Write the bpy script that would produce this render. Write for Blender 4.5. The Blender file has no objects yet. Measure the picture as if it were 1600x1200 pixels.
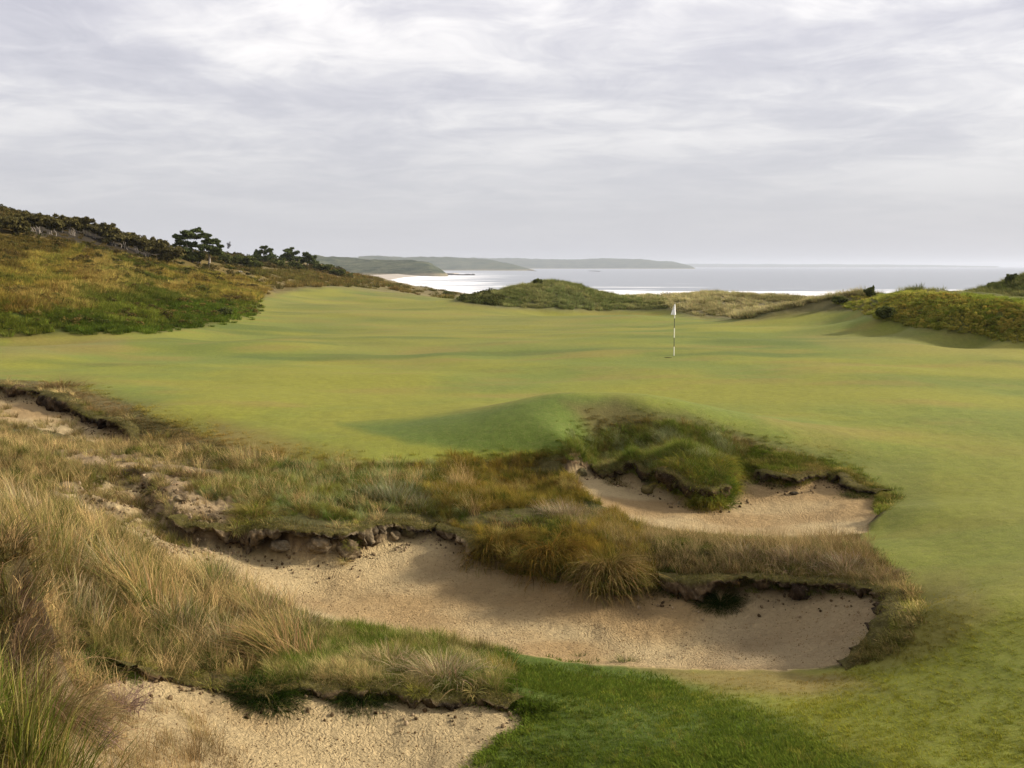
import bpy, math, random
import numpy as np

random.seed(7)
rng = np.random.default_rng(7)
R = math.radians
SC = bpy.context.scene
COL = SC.collection

# ------------------------------------------------------------------ camera, sky, sun, exposure
F = 1700.0                    # focal length in photograph pixels (1600 wide)
TH = math.atan(184.0 / F)     # camera looks down by this much
CZ = 16.0                     # camera height above the sea (sea level is z = 0)
cam = bpy.data.cameras.new('camera')
cam.sensor_width = 36.0
cam.lens = 36.0 * F / 1600.0
cam.clip_start = 0.1
cam.clip_end = 120000.0
camo = bpy.data.objects.new('camera', cam)
camo.location = (0, 0, CZ)
camo.rotation_euler = (R(90) - TH, 0, 0)
COL.objects.link(camo)
SC.camera = camo

SUN_EL, SUN_AZ = 24.0, 80.0   # azimuth clockwise from the viewing direction (+Y)
sd = bpy.data.lights.new('sun', 'SUN')
sd.energy = 5.0
sd.angle = R(5)
sd.color = (1.0, 0.90, 0.76)
so = bpy.data.objects.new('sun', sd)
so.rotation_euler = (R(90 - SUN_EL), 0, R(180 - SUN_AZ))
COL.objects.link(so)

SC.view_settings.view_transform = 'Standard'
SC.view_settings.look = 'None'
SC.view_settings.exposure = 0.62
SC.view_settings.gamma = 1.0
SC.view_settings.use_curve_mapping = False
SC.cycles.max_bounces = 6
SC.cycles.diffuse_bounces = 3
SC.cycles.glossy_bounces = 2
SC.cycles.transmission_bounces = 2
SC.cycles.volume_bounces = 1
SC.cycles.transparent_max_bounces = 6
SC.cycles.use_adaptive_sampling = True


class NT:
    """tiny node helper"""
    def __init__(s, tree):
        s.t = tree
        tree.nodes.clear()

    def n(s, typ, **kw):
        nd = s.t.nodes.new(typ)
        ins = kw.pop('ins', {})
        for k, v in kw.items():
            setattr(nd, k, v)
        for k, v in ins.items():
            if isinstance(v, bpy.types.NodeSocket):
                s.t.links.new(v, nd.inputs[k])
            else:
                nd.inputs[k].default_value = v
        return nd

    def l(s, a, b):
        s.t.links.new(a, b)

    def math(s, op, a, b=None, c=None, clamp=False):
        nd = s.t.nodes.new('ShaderNodeMath')
        nd.operation = op
        nd.use_clamp = clamp
        for i, v in enumerate((a, b, c)):
            if v is None:
                continue
            if isinstance(v, bpy.types.NodeSocket):
                s.l(v, nd.inputs[i])
            else:
                nd.inputs[i].default_value = v
        return nd.outputs[0]

    def mix(s, fac, a, b, blend='MIX'):
        nd = s.t.nodes.new('ShaderNodeMix')
        nd.data_type = 'RGBA'
        nd.blend_type = blend
        for sock, v in ((nd.inputs[0], fac), (nd.inputs[6], a), (nd.inputs[7], b)):
            if isinstance(v, bpy.types.NodeSocket):
                s.l(v, sock)
            elif isinstance(v, (int, float)):
                sock.default_value = v
            else:
                sock.default_value = (*v[:3], 1)
        return nd.outputs[2]

    def ramp(s, fac, stops, interp='LINEAR'):
        nd = s.t.nodes.new('ShaderNodeValToRGB')
        cr = nd.color_ramp
        cr.interpolation = interp
        while len(cr.elements) < len(stops):
            cr.elements.new(0.5)
        for e, (p, c) in zip(cr.elements, stops):
            e.position = p
            e.color = (*c, 1) if not isinstance(c, (int, float)) else (c, c, c, 1)
        s.l(fac, nd.inputs[0])
        return nd.outputs[0]

    def noise(s, vec, scale, detail=4, rough=0.55, dist=0.0, out=0):
        nd = s.t.nodes.new('ShaderNodeTexNoise')
        nd.inputs['Scale'].default_value = scale
        nd.inputs['Detail'].default_value = detail
        nd.inputs['Roughness'].default_value = rough
        nd.inputs['Distortion'].default_value = dist
        if vec is not None:
            s.l(vec, nd.inputs['Vector'])
        return nd.outputs[out]


def lin(c):
    a = np.asarray(c, float) / 255.0
    return np.where(a <= 0.04045, a / 12.92, ((a + 0.055) / 1.055) ** 2.4)


# world: Nishita daylight veiled by a broken layer of cloud
world = bpy.data.worlds.new('World')
SC.world = world
world.use_nodes = True
w = NT(world.node_tree)
tc = w.n('ShaderNodeTexCoord').outputs['Generated']
sep = w.n('ShaderNodeSeparateXYZ', ins={0: tc})
zc = w.math('MAXIMUM', sep.outputs[2], 0.0)
den = w.math('ADD', zc, 0.10)
cx = w.math('DIVIDE', sep.outputs[0], den)
cy = w.math('DIVIDE', sep.outputs[1], den)
cv = w.n('ShaderNodeCombineXYZ', ins={0: cx, 1: w.math('MULTIPLY', cy, 1.0), 2: 0.0}).outputs[0]
big = w.noise(cv, 0.60, 7, 0.56, 0.5)
cv2 = w.n('ShaderNodeVectorMath', operation='ADD', ins={0: cv, 1: (13.7, 4.2, 0)}).outputs[0]
med = w.noise(cv2, 2.6, 8, 0.62, 0.8)
cs = w.math('ADD', w.math('MULTIPLY', big, 0.68), w.math('MULTIPLY', med, 0.32))
# brighter towards the right and the zenith, where the veil is thinner
cs = w.math('ADD', cs, w.math('MULTIPLY', sep.outputs[0], 0.07))
cs = w.math('ADD', cs, w.math('MULTIPLY', zc, 0.06))
cloud = w.ramp(cs, [(0.40, (0.49, 0.48, 0.54)), (0.46, (0.58, 0.565, 0.615)), (0.51, (0.70, 0.68, 0.705)),
                    (0.56, (0.86, 0.83, 0.825)), (0.64, (1.04, 1.0, 0.97))])
hz = w.ramp(zc, [(0.0, 1.0), (0.045, 0.93), (0.12, 0.55), (0.25, 0.0)])
cloud = w.mix(hz, cloud, (0.47, 0.472, 0.505))
sky = w.n('ShaderNodeTexSky', sky_type='NISHITA')
sky.sun_disc = False
sky.sun_elevation = R(SUN_EL)
sky.sun_rotation = R(SUN_AZ)
sky.altitude = 10
sky.air_density = 1.0
sky.dust_density = 2.0
skyc = w.n('ShaderNodeVectorMath', operation='SCALE', ins={0: sky.outputs[0]})
skyc.inputs[3].default_value = 1.0
bg1 = w.n('ShaderNodeBackground', ins={0: skyc.outputs[0], 1: 0.09})
bg2 = w.n('ShaderNodeBackground', ins={0: cloud, 1: 0.87})
mx = w.n('ShaderNodeMixShader', ins={0: 0.90, 1: bg1.outputs[0], 2: bg2.outputs[0]})
w.n('ShaderNodeOutputWorld', ins={0: mx.outputs[0]})

# ------------------------------------------------------------------ photograph geometry helpers
CT, ST = math.cos(TH), math.sin(TH)


def ray(px, py):
    u = (px - 800.0) / F
    v = (600.0 - py) / F
    return u, CT + v * ST, -ST + v * CT


def P(px, py, z):                      # z relative to the camera
    a, b, c = ray(px, py)
    t = z / c
    return (a * t, b * t, z)


def D(px, py, dist):                   # at a horizontal distance
    a, b, c = ray(px, py)
    t = dist / math.hypot(a, b)
    return (a * t, b * t, c * t)


def Q(px, dist, z):
    a, b, c = ray(px, 600)
    t = dist / math.hypot(a, b)
    return (a * t, b * t, z)


def project(x, y, z):                  # arrays, z relative to the camera
    fwd = y * CT - z * ST
    up = y * ST + z * CT
    fwd = np.maximum(fwd, 0.05)
    return 800.0 + F * x / fwd, 600.0 - F * up / fwd


# noise in numpy
def _h(ix, iy, seed):
    n = (ix.astype(np.int64) * 374761393 + iy.astype(np.int64) * 668265263 + seed * 1442695041) & 0xFFFFFFFF
    n = ((n ^ (n >> 13)) * 1274126177) & 0xFFFFFFFF
    n = n ^ (n >> 16)
    return (n & 0xFFFF) / 65535.0


def vnoise(x, y, seed=0):
    x = np.asarray(x, float); y = np.asarray(y, float)
    ix = np.floor(x); iy = np.floor(y)
    fx = x - ix; fy = y - iy
    fx = fx * fx * fx * (fx * (fx * 6 - 15) + 10); fy = fy * fy * fy * (fy * (fy * 6 - 15) + 10)
    a = _h(ix, iy, seed); b = _h(ix + 1, iy, seed); c = _h(ix, iy + 1, seed); d = _h(ix + 1, iy + 1, seed)
    return (a + (b - a) * fx) * (1 - fy) + (c + (d - c) * fx) * fy


def fbm(x, y, seed=0, octv=4, gain=0.5):
    s = 0; a = 1.0; t = 0
    for i in range(octv):
        s = s + a * vnoise(x * 2 ** i + 17.3 * i, y * 2 ** i - 9.1 * i, seed + i)
        t += a; a *= gain
    return s / t * 2 - 1               # about -1 .. 1


def sstep(a, b, v):
    t = np.clip((v - a) / (b - a), 0, 1)
    return t * t * (3 - 2 * t)


def tps_fit(pts, vals, lam=1e-4):
    n = len(pts)
    d = np.linalg.norm(pts[:, None] - pts[None], axis=2)
    K = np.where(d > 0, d * d * np.log(d + 1e-12), 0) + lam * np.eye(n)
    Pm = np.hstack([np.ones((n, 1)), pts])
    A = np.zeros((n + 3, n + 3)); A[:n, :n] = K; A[:n, n:] = Pm; A[n:, :n] = Pm.T
    s = np.linalg.solve(A, np.concatenate([vals, np.zeros(3)]))
    return pts, s


def tps_eval(m, q):
    pts, s = m
    out = s[-3] + q @ s[-2:]
    for i in range(0, len(q), 60000):
        qq = q[i:i + 60000]
        d2 = ((qq[:, None, 0] - pts[None, :, 0]) ** 2 + (qq[:, None, 1] - pts[None, :, 1]) ** 2)
        out[i:i + 60000] += (0.5 * d2 * np.log(d2 + 1e-12)) @ s[:len(pts)]
    return out


def polar(p):
    return np.array([math.atan2(p[0], p[1]), math.log(math.hypot(p[0], p[1]))])


def poly_sd(poly, x, y):
    """signed distance to a polygon, positive inside"""
    poly = np.asarray(poly, float)
    d = np.full(x.shape, 1e18); ins = np.zeros(x.shape, bool)
    n = len(poly)
    for i in range(n):
        ax, ay = poly[i]; bx, by = poly[(i + 1) % n]
        ex, ey = bx - ax, by - ay
        wx, wy = x - ax, y - ay
        t = np.clip((wx * ex + wy * ey) / (ex * ex + ey * ey + 1e-12), 0, 1)
        d = np.minimum(d, (wx - ex * t) ** 2 + (wy - ey * t) ** 2)
        c = ((ay > y) != (by > y)) & (x < (bx - ax) * (y - ay) / (by - ay + 1e-18) + ax)
        ins ^= c
    d = np.sqrt(d)
    return np.where(ins, d, -d)


# ------------------------------------------------------------------ land shape: control points
TP = [
    # smooth turf lower right
    P(900, 1060, -5.68), P(900, 1200, -5.45), P(820, 1120, -5.45), P(1200, 1060, -5.55), P(1200, 1200, -5.15), P(1600, 1200, -4.8),
    P(1600, 1000, -4.6), P(1450, 950, -4.7), P(1450, 1060, -4.95), P(1400, 900, -4.82), P(1500, 800, -4.58),
    P(1600, 700, -4.4), P(1600, 830, -4.5), P(1400, 700, -4.32), P(1400, 850, -4.82), P(1500, 880, -4.66), P(1300, 680, -4.12), P(1200, 672, -3.98),
    # mound in the middle
    P(1100, 652, -3.72), P(1000, 630, -3.42), P(940, 620, -3.32), P(880, 617, -3.28), P(820, 625, -3.42), P(750, 640, -3.72), P(650, 655, -4.02),
    P(500, 650, -4.16), P(880, 680, -3.95), P(800, 700, -4.22), P(700, 712, -4.36), P(600, 720, -4.38), P(500, 720, -4.38),
    P(980, 690, -3.92), P(1060, 700, -4.05),
    Q(880, 31.5, -4.0), Q(960, 31.5, -3.98), Q(1050, 31, -4.0), Q(750, 32.5, -4.12), Q(1150, 30.5, -4.08), Q(1300, 30, -4.14),
    P(450, 700, -4.3), P(1450, 632, -4.0), P(1250, 640, -4.08), P(1600, 620, -4.1),
    # green and fairway
    P(1050, 556, -4.0), P(1300, 560, -3.95), P(1600, 560, -3.92), P(800, 580, -4.08), P(500, 590, -4.12), P(300, 600, -4.12),
    P(100, 598, -4.0), P(200, 645, -4.2), P(300, 690, -4.32), P(700, 520, -4.15), P(500, 545, -4.1), P(900, 520, -4.1),
    P(330, 542, -4.45), P(250, 535, -4.25), P(430, 530, -4.0), P(150, 535, -4.0), P(0, 545, -3.95), P(-200, 540, -3.9),
    P(500, 490, -4.05), P(600, 462, -3.95), P(700, 477, -4.0), P(800, 492, -4.15), P(1000, 492, -4.25), P(1100, 502, -4.1),
    P(460, 455, -3.3), P(560, 452, -3.6), P(520, 447, -3.5), P(420, 460, -3.2),
    # small rise and right dune
    P(1200, 496, -3.5), P(1130, 515, -3.85), P(1300, 489, -3.05), P(1230, 515, -3.75), P(1340, 500, -3.25), P(1400, 520, -3.6), P(1530, 532, -3.72), P(1640, 545, -3.8),
    D(1330, 463, 80), D(1390, 460, 74), D(1450, 458, 69), D(1510, 463, 66), D(1560, 474, 62), D(1600, 496, 59), D(1640, 510, 57), D(1800, 500, 62),
    Q(1450, 86, -4.4), Q(1330, 98, -4.3), Q(1580, 80, -4.3), Q(1700, 76, -4.0),
    D(1600, 430, 112), D(1560, 446, 112), D(1520, 458, 108), D(1680, 418, 116), D(1800, 405, 120), Q(1600, 145, -6), Q(1480, 125, -5.2),
    P(1450, 540, -3.82), P(1350, 528, -3.75), P(1600, 549, -3.88), P(1300, 508, -3.45), P(1500, 550, -3.88), P(1400, 545, -3.86),
    D(1450, 500, 61.5), D(1530, 506, 60), D(1600, 517, 57.5), D(1400, 496, 64),
    # middle dune
    D(840, 441, 112), D(800, 448, 110), D(765, 455, 108), D(728, 464, 108), D(880, 444, 113), D(930, 456, 113), D(1000, 470, 112), P(850, 484, -4.12), P(770, 478, -4.1),
    P(940, 483, -4.2), Q(840, 135, -5.4), Q(760, 130, -5.2), Q(940, 132, -5.2), Q(680, 140, -4.6), P(1040, 484, -4.2),
    # pale dunes
    D(1060, 470, 128), D(1120, 460, 138), D(1170, 466, 140), D(1230, 466, 128), D(1275, 468, 112), P(1180, 496, -4.5), P(1090, 490, -4.35), D(1250, 488, 98),
    # ground falling to the sea behind the dunes
    Q(700, 250, -8.5), Q(900, 260, -10), Q(1100, 260, -10.5), Q(1300, 260, -10.5), Q(1600, 260, -10), Q(1900, 280, -9),
    Q(600, 420, -13), Q(800, 420, -14), Q(1100, 420, -14), Q(1600, 420, -14), Q(1900, 420, -13),
    Q(700, 640, -17.5), Q(1100, 600, -17.5), Q(1600, 600, -17.5), Q(2000, 600, -17.5), Q(500, 900, -15.0), Q(1000, 900, -19), Q(1600, 900, -19),
    # left hill
    P(0, 523, -3.95), P(130, 521, -4.0), P(250, 518, -4.05), P(330, 506, -4.0), P(400, 488, -3.9),
    D(0, 480, 72), D(0, 430, 86), D(0, 390, 105), D(0, 352, 125), D(-100, 344, 125), D(-300, 326, 120), D(-600, 316, 110),
    D(100, 480, 76), D(100, 430, 94), D(100, 395, 118), D(110, 354, 150), D(60, 350, 140), D(200, 470, 84), D(200, 425, 110), D(180, 371, 165), D(230, 387, 180), D(200, 402, 135),
    D(300, 460, 98), D(300, 430, 130), D(300, 408, 190), D(370, 410, 210), D(370, 430, 150), D(380, 462, 118), D(420, 435, 190), D(420, 408, 250), D(480, 412, 290),
    D(480, 432, 215), D(540, 425, 330), D(560, 438, 250), D(600, 440, 320), D(640, 451, 300), D(700, 458, 270), D(540, 440, 225), D(620, 452, 240),
    Q(0, 190, 5.5), Q(150, 230, 3.0), Q(300, 300, -1.0), Q(420, 350, -3.0), Q(500, 420, -7), Q(150, 420, -3), Q(-200, 250, 6), Q(-200, 500, -2), Q(300, 650, -11),
    # left bank in front
    P(0, 588, -3.92), P(60, 592, -3.95), P(120, 618, -4.12), P(220, 665, -4.35), P(250, 720, -4.5), P(150, 705, -4.45), P(0, 690, -4.0), P(80, 740, -4.1), P(200, 760, -4.45),
    P(0, 800, -3.5), P(120, 820, -3.85), P(0, 950, -3.2), P(0, 1100, -3.15), P(0, 1200, -3.2), P(180, 900, -4.05), P(-200, 800, -3.0), P(-200, 1100, -2.8),
    P(300, 930, -4.75), P(220, 1000, -4.6), P(380, 980, -5.0), P(120, 1060, -4.3), P(450, 1000, -5.15), P(600, 1052, -5.15), P(700, 1060, -5.25), P(500, 1060, -5.12), P(350, 1050, -5.0), P(760, 1060, -5.4),
    P(450, 760, -4.55), P(350, 750, -4.58), P(640, 770, -4.62), P(550, 770, -4.6), P(720, 800, -4.82), P(800, 775, -4.72), P(900, 755, -4.66), P(850, 820, -4.92), P(950, 812, -4.98), P(750, 835, -4.98),
    P(900, 845, -4.96), P(1000, 855, -4.98), P(1100, 862, -4.95), P(1200, 865, -4.9), P(1300, 870, -4.86), P(1360, 885, -4.84),
    P(1110, 715, -4.25), P(1040, 730, -4.35), P(1220, 715, -4.4), P(1320, 735, -4.52), P(1400, 790, -4.72), P(900, 705, -4.2),
    # under and behind the camera
    (0, 3, -3.2), (0, -6, -2.4), (6, 0, -3.6), (-6, 0, -2.2), (9, 4, -4.3), (0, 7, -4.3), (20, -10, -3.8), (-20, -10, -1.8), (40, 10, -4.0), (-40, 10, -2.0), (60, -60, -4), (-60, -60, -3),
]

# sand bodies: outline vertices (px, py, z, wall height above the sand), floor points
SAND = {
    'main': dict(edge=[
        (232, 800, -4.66, .30), (262, 838, -4.86, .30), (310, 852, -5.0, .34), (370, 866, -5.2, .48), (420, 874, -5.28, .60), (480, 884, -5.36, .62), (540, 886, -5.38, .60),
        (585, 862, -5.32, .50), (625, 850, -5.28, .40), (680, 842, -5.22, .26), (722, 858, -5.28, .26), (742, 886, -5.40, .32), (800, 905, -5.48, .36), (860, 920, -5.52, .36),
        (930, 940, -5.58, .38), (985, 946, -5.6, .38), (1030, 932, -5.54, .34), (1090, 940, -5.52, .34), (1150, 938, -5.47, .34), (1200, 936, -5.4, .32), (1260, 938, -5.32, .30), (1320, 928, -5.12, .20),
        (1385, 938, -4.98, .12), (1388, 970, -5.08, .16), (1352, 1014, -5.3, .14), (1310, 1040, -5.5, .04), (1220, 1041, -5.6, 0), (1150, 1042, -5.64, 0), (1050, 1040, -5.68, 0), (960, 1036, -5.7, 0), (850, 1026, -5.7, 0),
        (770, 1014, -5.66, 0.04), (700, 1004, -5.6, .10), (620, 996, -5.52, .12), (520, 975, -5.36, .12), (430, 935, -5.16, .12), (340, 900, -4.95, .08), (262, 880, -4.78, .08), (200, 850, -4.55, .08), (140, 815, -4.36, .08), (112, 778, -4.3, .10), (150, 757, -4.38, .14), (205, 757, -4.5, .2), (226, 780, -4.6, .28)],
        floor=[(700, 955, -5.76), (800, 975, -5.84), (900, 995, -5.86), (500, 925, -5.6), (1050, 1000, -5.84), (1150, 995, -5.76), (1300, 990, -5.42), (600, 900, -5.5), (400, 895, -5.28), (190, 800, -4.52), (240, 835, -4.74), (1230, 985, -5.62)]),
    'upper': dict(edge=[
        (900, 748, -4.80, .06), (925, 742, -4.82, .18), (965, 754, -4.88, .30), (1010, 770, -4.96, .40), (1070, 790, -5.04, .46), (1110, 799, -5.08, .46), (1140, 790, -5.04, .42), (1154, 738, -4.74, .16),
        (1198, 760, -4.86, .28), (1245, 768, -4.88, .28), (1292, 748, -4.76, .14), (1324, 772, -4.88, .20), (1370, 778, -4.90, .14), (1366, 802, -4.96, .14), (1345, 830, -5.0, .06), (1290, 838, -5.04, 0.02),
        (1200, 840, -5.08, 0), (1100, 834, -5.08, 0), (1020, 822, -5.06, 0), (960, 800, -5.0, 0), (915, 772, -4.88, 0.02)],
        floor=[(1100, 815, -5.16), (1200, 815, -5.14), (1280, 812, -5.08), (1000, 795, -5.02), (1190, 790, -5.04), (1160, 770, -4.94)]),
    'lower': dict(edge=[
        (60, 1110, -4.2, .05), (150, 1085, -4.55, .12), (200, 1062, -4.68, .12), (270, 1066, -4.92, .08), (340, 1082, -5.06, .1), (400, 1100, -5.18, .14), (470, 1088, -5.22, .12), (550, 1092, -5.3, .16), (640, 1104, -5.36, .18),
        (740, 1102, -5.38, .16), (800, 1116, -5.44, .12), (802, 1138, -5.48, .06), (755, 1176, -5.5, .04), (715, 1230, -5.5, .02), (600, 1330, -5.5, .0), (400, 1360, -5.2, .0), (200, 1330, -4.7, .0), (60, 1230, -4.2, .0)],
        floor=[(600, 1160, -5.52), (450, 1150, -5.35), (300, 1150, -5.05), (600, 1230, -5.6), (400, 1230, -5.3), (700, 1140, -5.48), (200, 1150, -4.75)]),
    'crest': dict(edge=[
        (-260, 622, -4.6, .5), (-60, 624, -4.5, .5), (0, 624, -4.5, .5), (60, 630, -4.52, .42), (110, 646, -4.62, .38), (150, 672, -4.72, .32), (200, 692, -4.78, .3), (215, 700, -4.78, .1), (150, 690, -4.7, 0), (80, 672, -4.6, 0), (0, 655, -4.5, 0), (-260, 655, -4.45, 0)],
        floor=[(0, 645, -4.55), (90, 664, -4.62)]),
}


def norm_out(poly, i):
    n = len(poly)
    a = np.array(poly[i - 1][:2]); b = np.array(poly[(i + 1) % n][:2])
    e = b - a; e /= np.linalg.norm(e)
    nn = np.array([e[1], -e[0]])
    area = sum(poly[k][0] * poly[(k + 1) % n][1] - poly[(k + 1) % n][0] * poly[k][1] for k in range(n))
    return nn if area > 0 else -nn


turf_pts = [p for p in TP]
sand_world = {}
for key, s in SAND.items():
    wp = [P(a, b, c) for a, b, c, h in s['edge']]
    sand_world[key] = np.array([q[:2] for q in wp])
    for i, (a, b, c, h) in enumerate(s['edge']):
        if i % 1 == 0:
            nn = norm_out(wp, i)
            turf_pts.append((wp[i][0] + nn[0] * 0.32, wp[i][1] + nn[1] * 0.32, c + h))
    fl = [P(*f) for f in s['floor']]
    q = np.array([polar(p) for p in wp + fl]); v = np.array([p[2] for p in wp + fl])
    s['tps'] = tps_fit(q, v, 1e-4)
q = np.array([polar(p) for p in turf_pts]); v = np.array([p[2] for p in turf_pts])
TURF = tps_fit(q, v, 4e-5)

# polar grid round the camera foot
az_in = np.linspace(R(-29), R(29), 840)
az_l = -R(29) - np.cumsum(np.linspace(R(.25), R(6), 26))
az_r = R(29) + np.cumsum(np.linspace(R(.25), R(6), 26))
AZ = np.concatenate([az_l[::-1], az_in, az_r])
LR = np.concatenate([np.arange(math.log(1.2), math.log(8.5), 0.035), np.arange(math.log(8.5), math.log(33), 0.0037),
                     np.arange(math.log(33), math.log(130), 0.009), np.arange(math.log(130), math.log(1000), 0.016)])
A2, L2 = np.meshgrid(AZ, LR)
RR = np.exp(L2)
GX = RR * np.sin(A2); GY = RR * np.cos(A2)
far_side = np.abs(A2)
T = tps_eval(TURF, np.stack([np.clip(A2.ravel(), R(-75), R(75)), L2.ravel()], 1)).reshape(A2.shape)
T = np.clip(T, -22, 14)

# rolling of the mown ground and roughness of the dunes
gpx, gpy = project(GX, GY, T)
amp_far = sstep(29, 46, RR) * (1 - sstep(150, 260, RR))
dA = 0.40 * fbm(GX / 12 + .3, GY / 10, 11, 3) + 0.04 * fbm(GX / 4.5, GY / 3.4, 13, 2)

FAIR = [(-900, 530), (0, 524), (130, 520), (250, 517), (330, 505), (400, 489), (396, 470), (430, 453), (520, 447), (600, 455), (680, 462), (730, 472), (790, 480), (880, 485),
        (1040, 484), (1100, 496), (1180, 501), (1250, 492), (1340, 487), (1372, 500), (1420, 512), (1500, 524), (1600, 537), (1700, 548), (2900, 560), (2900, 1900), (600, 1900), (715, 1230), (755, 1178), (806, 1130),
        (790, 1095), (790, 1060), (775, 1018), (960, 1037), (1150, 1043), (1310, 1041), (1352, 1020), (1392, 968), (1410, 925), (1372, 868), (1348, 836), (1372, 800), (1385, 775), (1330, 742), (1230, 706), (1160, 690),
        (1080, 668), (1020, 672), (960, 700), (900, 706), (820, 716), (700, 724), (560, 727), (440, 716), (340, 690), (250, 655), (160, 618), (118, 606), (60, 592), (0, 588), (-900, 572)]
j1 = 9 * fbm(GX * .9, GY * .9, 21, 3); j2 = 6 * fbm(GX * .9 + 50, GY * .9, 23, 3)
farj = np.clip(16 / RR, 0.25, 1)
sdF = poly_sd(FAIR, gpx + j1 * farj * 1.5, gpy + j2 * farj)
fair = sstep(-7, 7, sdF)
fair = np.where((RR > 260) | (np.abs(A2) > R(80)), 0, fair)
near_turf = (RR < 7) & (A2 > R(5))
amp_far = amp_far * (1 - .8 * sstep(11, 16, GX) * (1 - sstep(62, 72, RR)) * sstep(44, 50, RR))
T = T + dA * amp_far * fair
rough_amp = (1 - fair) * (0.10 + 0.5 * sstep(45, 110, RR)) * (1 - sstep(400, 800, RR) * .5)
T = T + rough_amp * (fbm(GX / 5.5, GY / 5.5, 31, 3) * 0.8 * sstep(45, 80, RR) + 1.7 * fbm(GX / 13, GY / 19, 37, 3) * sstep(60, 90, RR) * (GX < 0) * sstep(-12, -30, GX) + fbm(GX / 1.3, GY / 1.3, 33, 4) * 0.55 * (1 - sstep(60, 120, RR)))
# fine unevenness of near turf
T = T + fair * 0.02 * fbm(GX / .8, GY / .8, 35, 3) * (1 - sstep(40, 60, RR))

Z = T.copy()
sandm = np.zeros_like(Z); wallm = np.zeros_like(Z); sandid = np.zeros(Z.shape, int)
for k, (key, s) in enumerate(SAND.items()):
    pw = sand_world[key]
    lo = pw.min(0) - 1.5; hi = pw.max(0) + 1.5
    sel = (GX > lo[0]) & (GX < hi[0]) & (GY > lo[1]) & (GY < hi[1])
    x = GX[sel]; y = GY[sel]
    d = poly_sd(pw, x, y) + 0.12 * fbm(x * 1.6, y * 1.6, 41, 4) + 0.035 * fbm(x * 7, y * 7, 42, 3)
    S = tps_eval(s['tps'], np.stack([A2[sel], L2[sel]], 1))
    S = S + 0.05 * fbm(x * 1.1, y * 1.1, 44, 3) + 0.022 * fbm(x * 4, y * 4, 45, 4) + .06 * fbm(x * 3, y * 3, 46, 4) * (project(x, y, S)[0] < 360)
    m = sstep(-0.30, 0.0, d)
    Tn = T[sel]
    drop = np.clip(Tn - S, 0, 2)
    rough = 0.10 * fbm(x * 3.2, y * 3.2 + Tn * 5, 47, 4) * np.clip(drop * 3, 0, 1) * (m * (1 - m) * 4)
    Z[sel] = np.where(m > 0.002, Tn + (S - Tn) * m + rough, Z[sel])
    sandm[sel] = np.maximum(sandm[sel], sstep(-0.16, -0.04, d))
    wallm[sel] = np.maximum(wallm[sel], sstep(-0.34, -0.2, d) * (1 - sstep(-.1, -.03, d)) * sstep(0.08, 0.2, drop))
    ii = sandid[sel]; ii[d > -0.10] = k + 1; sandid[sel] = ii
gpx, gpy = project(GX, GY, Z)


def grid_lookup(x, y, arrs):
    a = np.arctan2(x, y); l = np.log(np.hypot(x, y))
    ia = np.clip(np.searchsorted(AZ, a) - 1, 0, len(AZ) - 2); il = np.clip(np.searchsorted(LR, l) - 1, 0, len(LR) - 2)
    fa = np.clip((a - AZ[ia]) / (AZ[ia + 1] - AZ[ia]), 0, 1); fl = np.clip((l - LR[il]) / (LR[il + 1] - LR[il]), 0, 1)
    out = []
    for g in arrs:
        out.append((g[il, ia] * (1 - fa) + g[il, ia + 1] * fa) * (1 - fl) + (g[il + 1, ia] * (1 - fa) + g[il + 1, ia + 1] * fa) * fl)
    return out


def hz_at(x, y):
    return float(grid_lookup(np.array([x]), np.array([y]), [Z])[0][0])


def on_ground(px, py, r0=6.0, r1=500.0):
    """first ground point seen along the pixel ray"""
    a, b, c = ray(px, py)
    h = math.hypot(a, b)
    r = np.exp(np.linspace(math.log(r0), math.log(r1), 2500))
    x = a / h * r; y = b / h * r; zz = c / h * r
    g = grid_lookup(x, y, [Z])[0]
    k = np.argmax(g >= zz)
    if not (g >= zz).any():
        k = len(r) - 1
    return x[k], y[k], g[k]


# ------------------------------------------------------------------ land colours (colour of each cover, with some shade painted in)
KL = 1.72


def alb(c):
    return lin(c) / KL


CMAP = np.zeros(Z.shape + (3,))


def blend(m, c):
    global CMAP
    CMAP = CMAP * (1 - m[..., None]) + np.asarray(c) * m[..., None]


def region(poly, soft=10, jit=1.0, rmin=0, rmax=1e9):
    q = np.asarray(poly, float)
    lo = q.min(0) - soft * 2 - 20; hi = q.max(0) + soft * 2 + 20
    sel = (gpx > lo[0]) & (gpx < hi[0]) & (gpy > lo[1]) & (gpy < hi[1]) & (RR >= rmin) & (RR <= rmax)
    m = np.zeros(Z.shape)
    s = poly_sd(q, gpx[sel] + 2 * jit * j1[sel], gpy[sel] + 2 * jit * j2[sel] * farj[sel])
    m[sel] = sstep(-soft, soft, s)
    return m


n1 = fbm(GX / 2.2, GY / 2.2, 51, 4); n2 = fbm(GX / 7, GY / 5, 53, 4); n3 = fbm(GX / .6, GY / .6, 55, 3); n4 = fbm(GX / 24, GY / 14, 57, 4)
# dune ground under the rough grasses
CMAP[:] = alb((112, 104, 62))
blend(sstep(-.1, .5, n1), alb((88, 90, 44)))
blend(sstep(.05, .5, n2) * .8, alb((138, 122, 78)))
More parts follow.
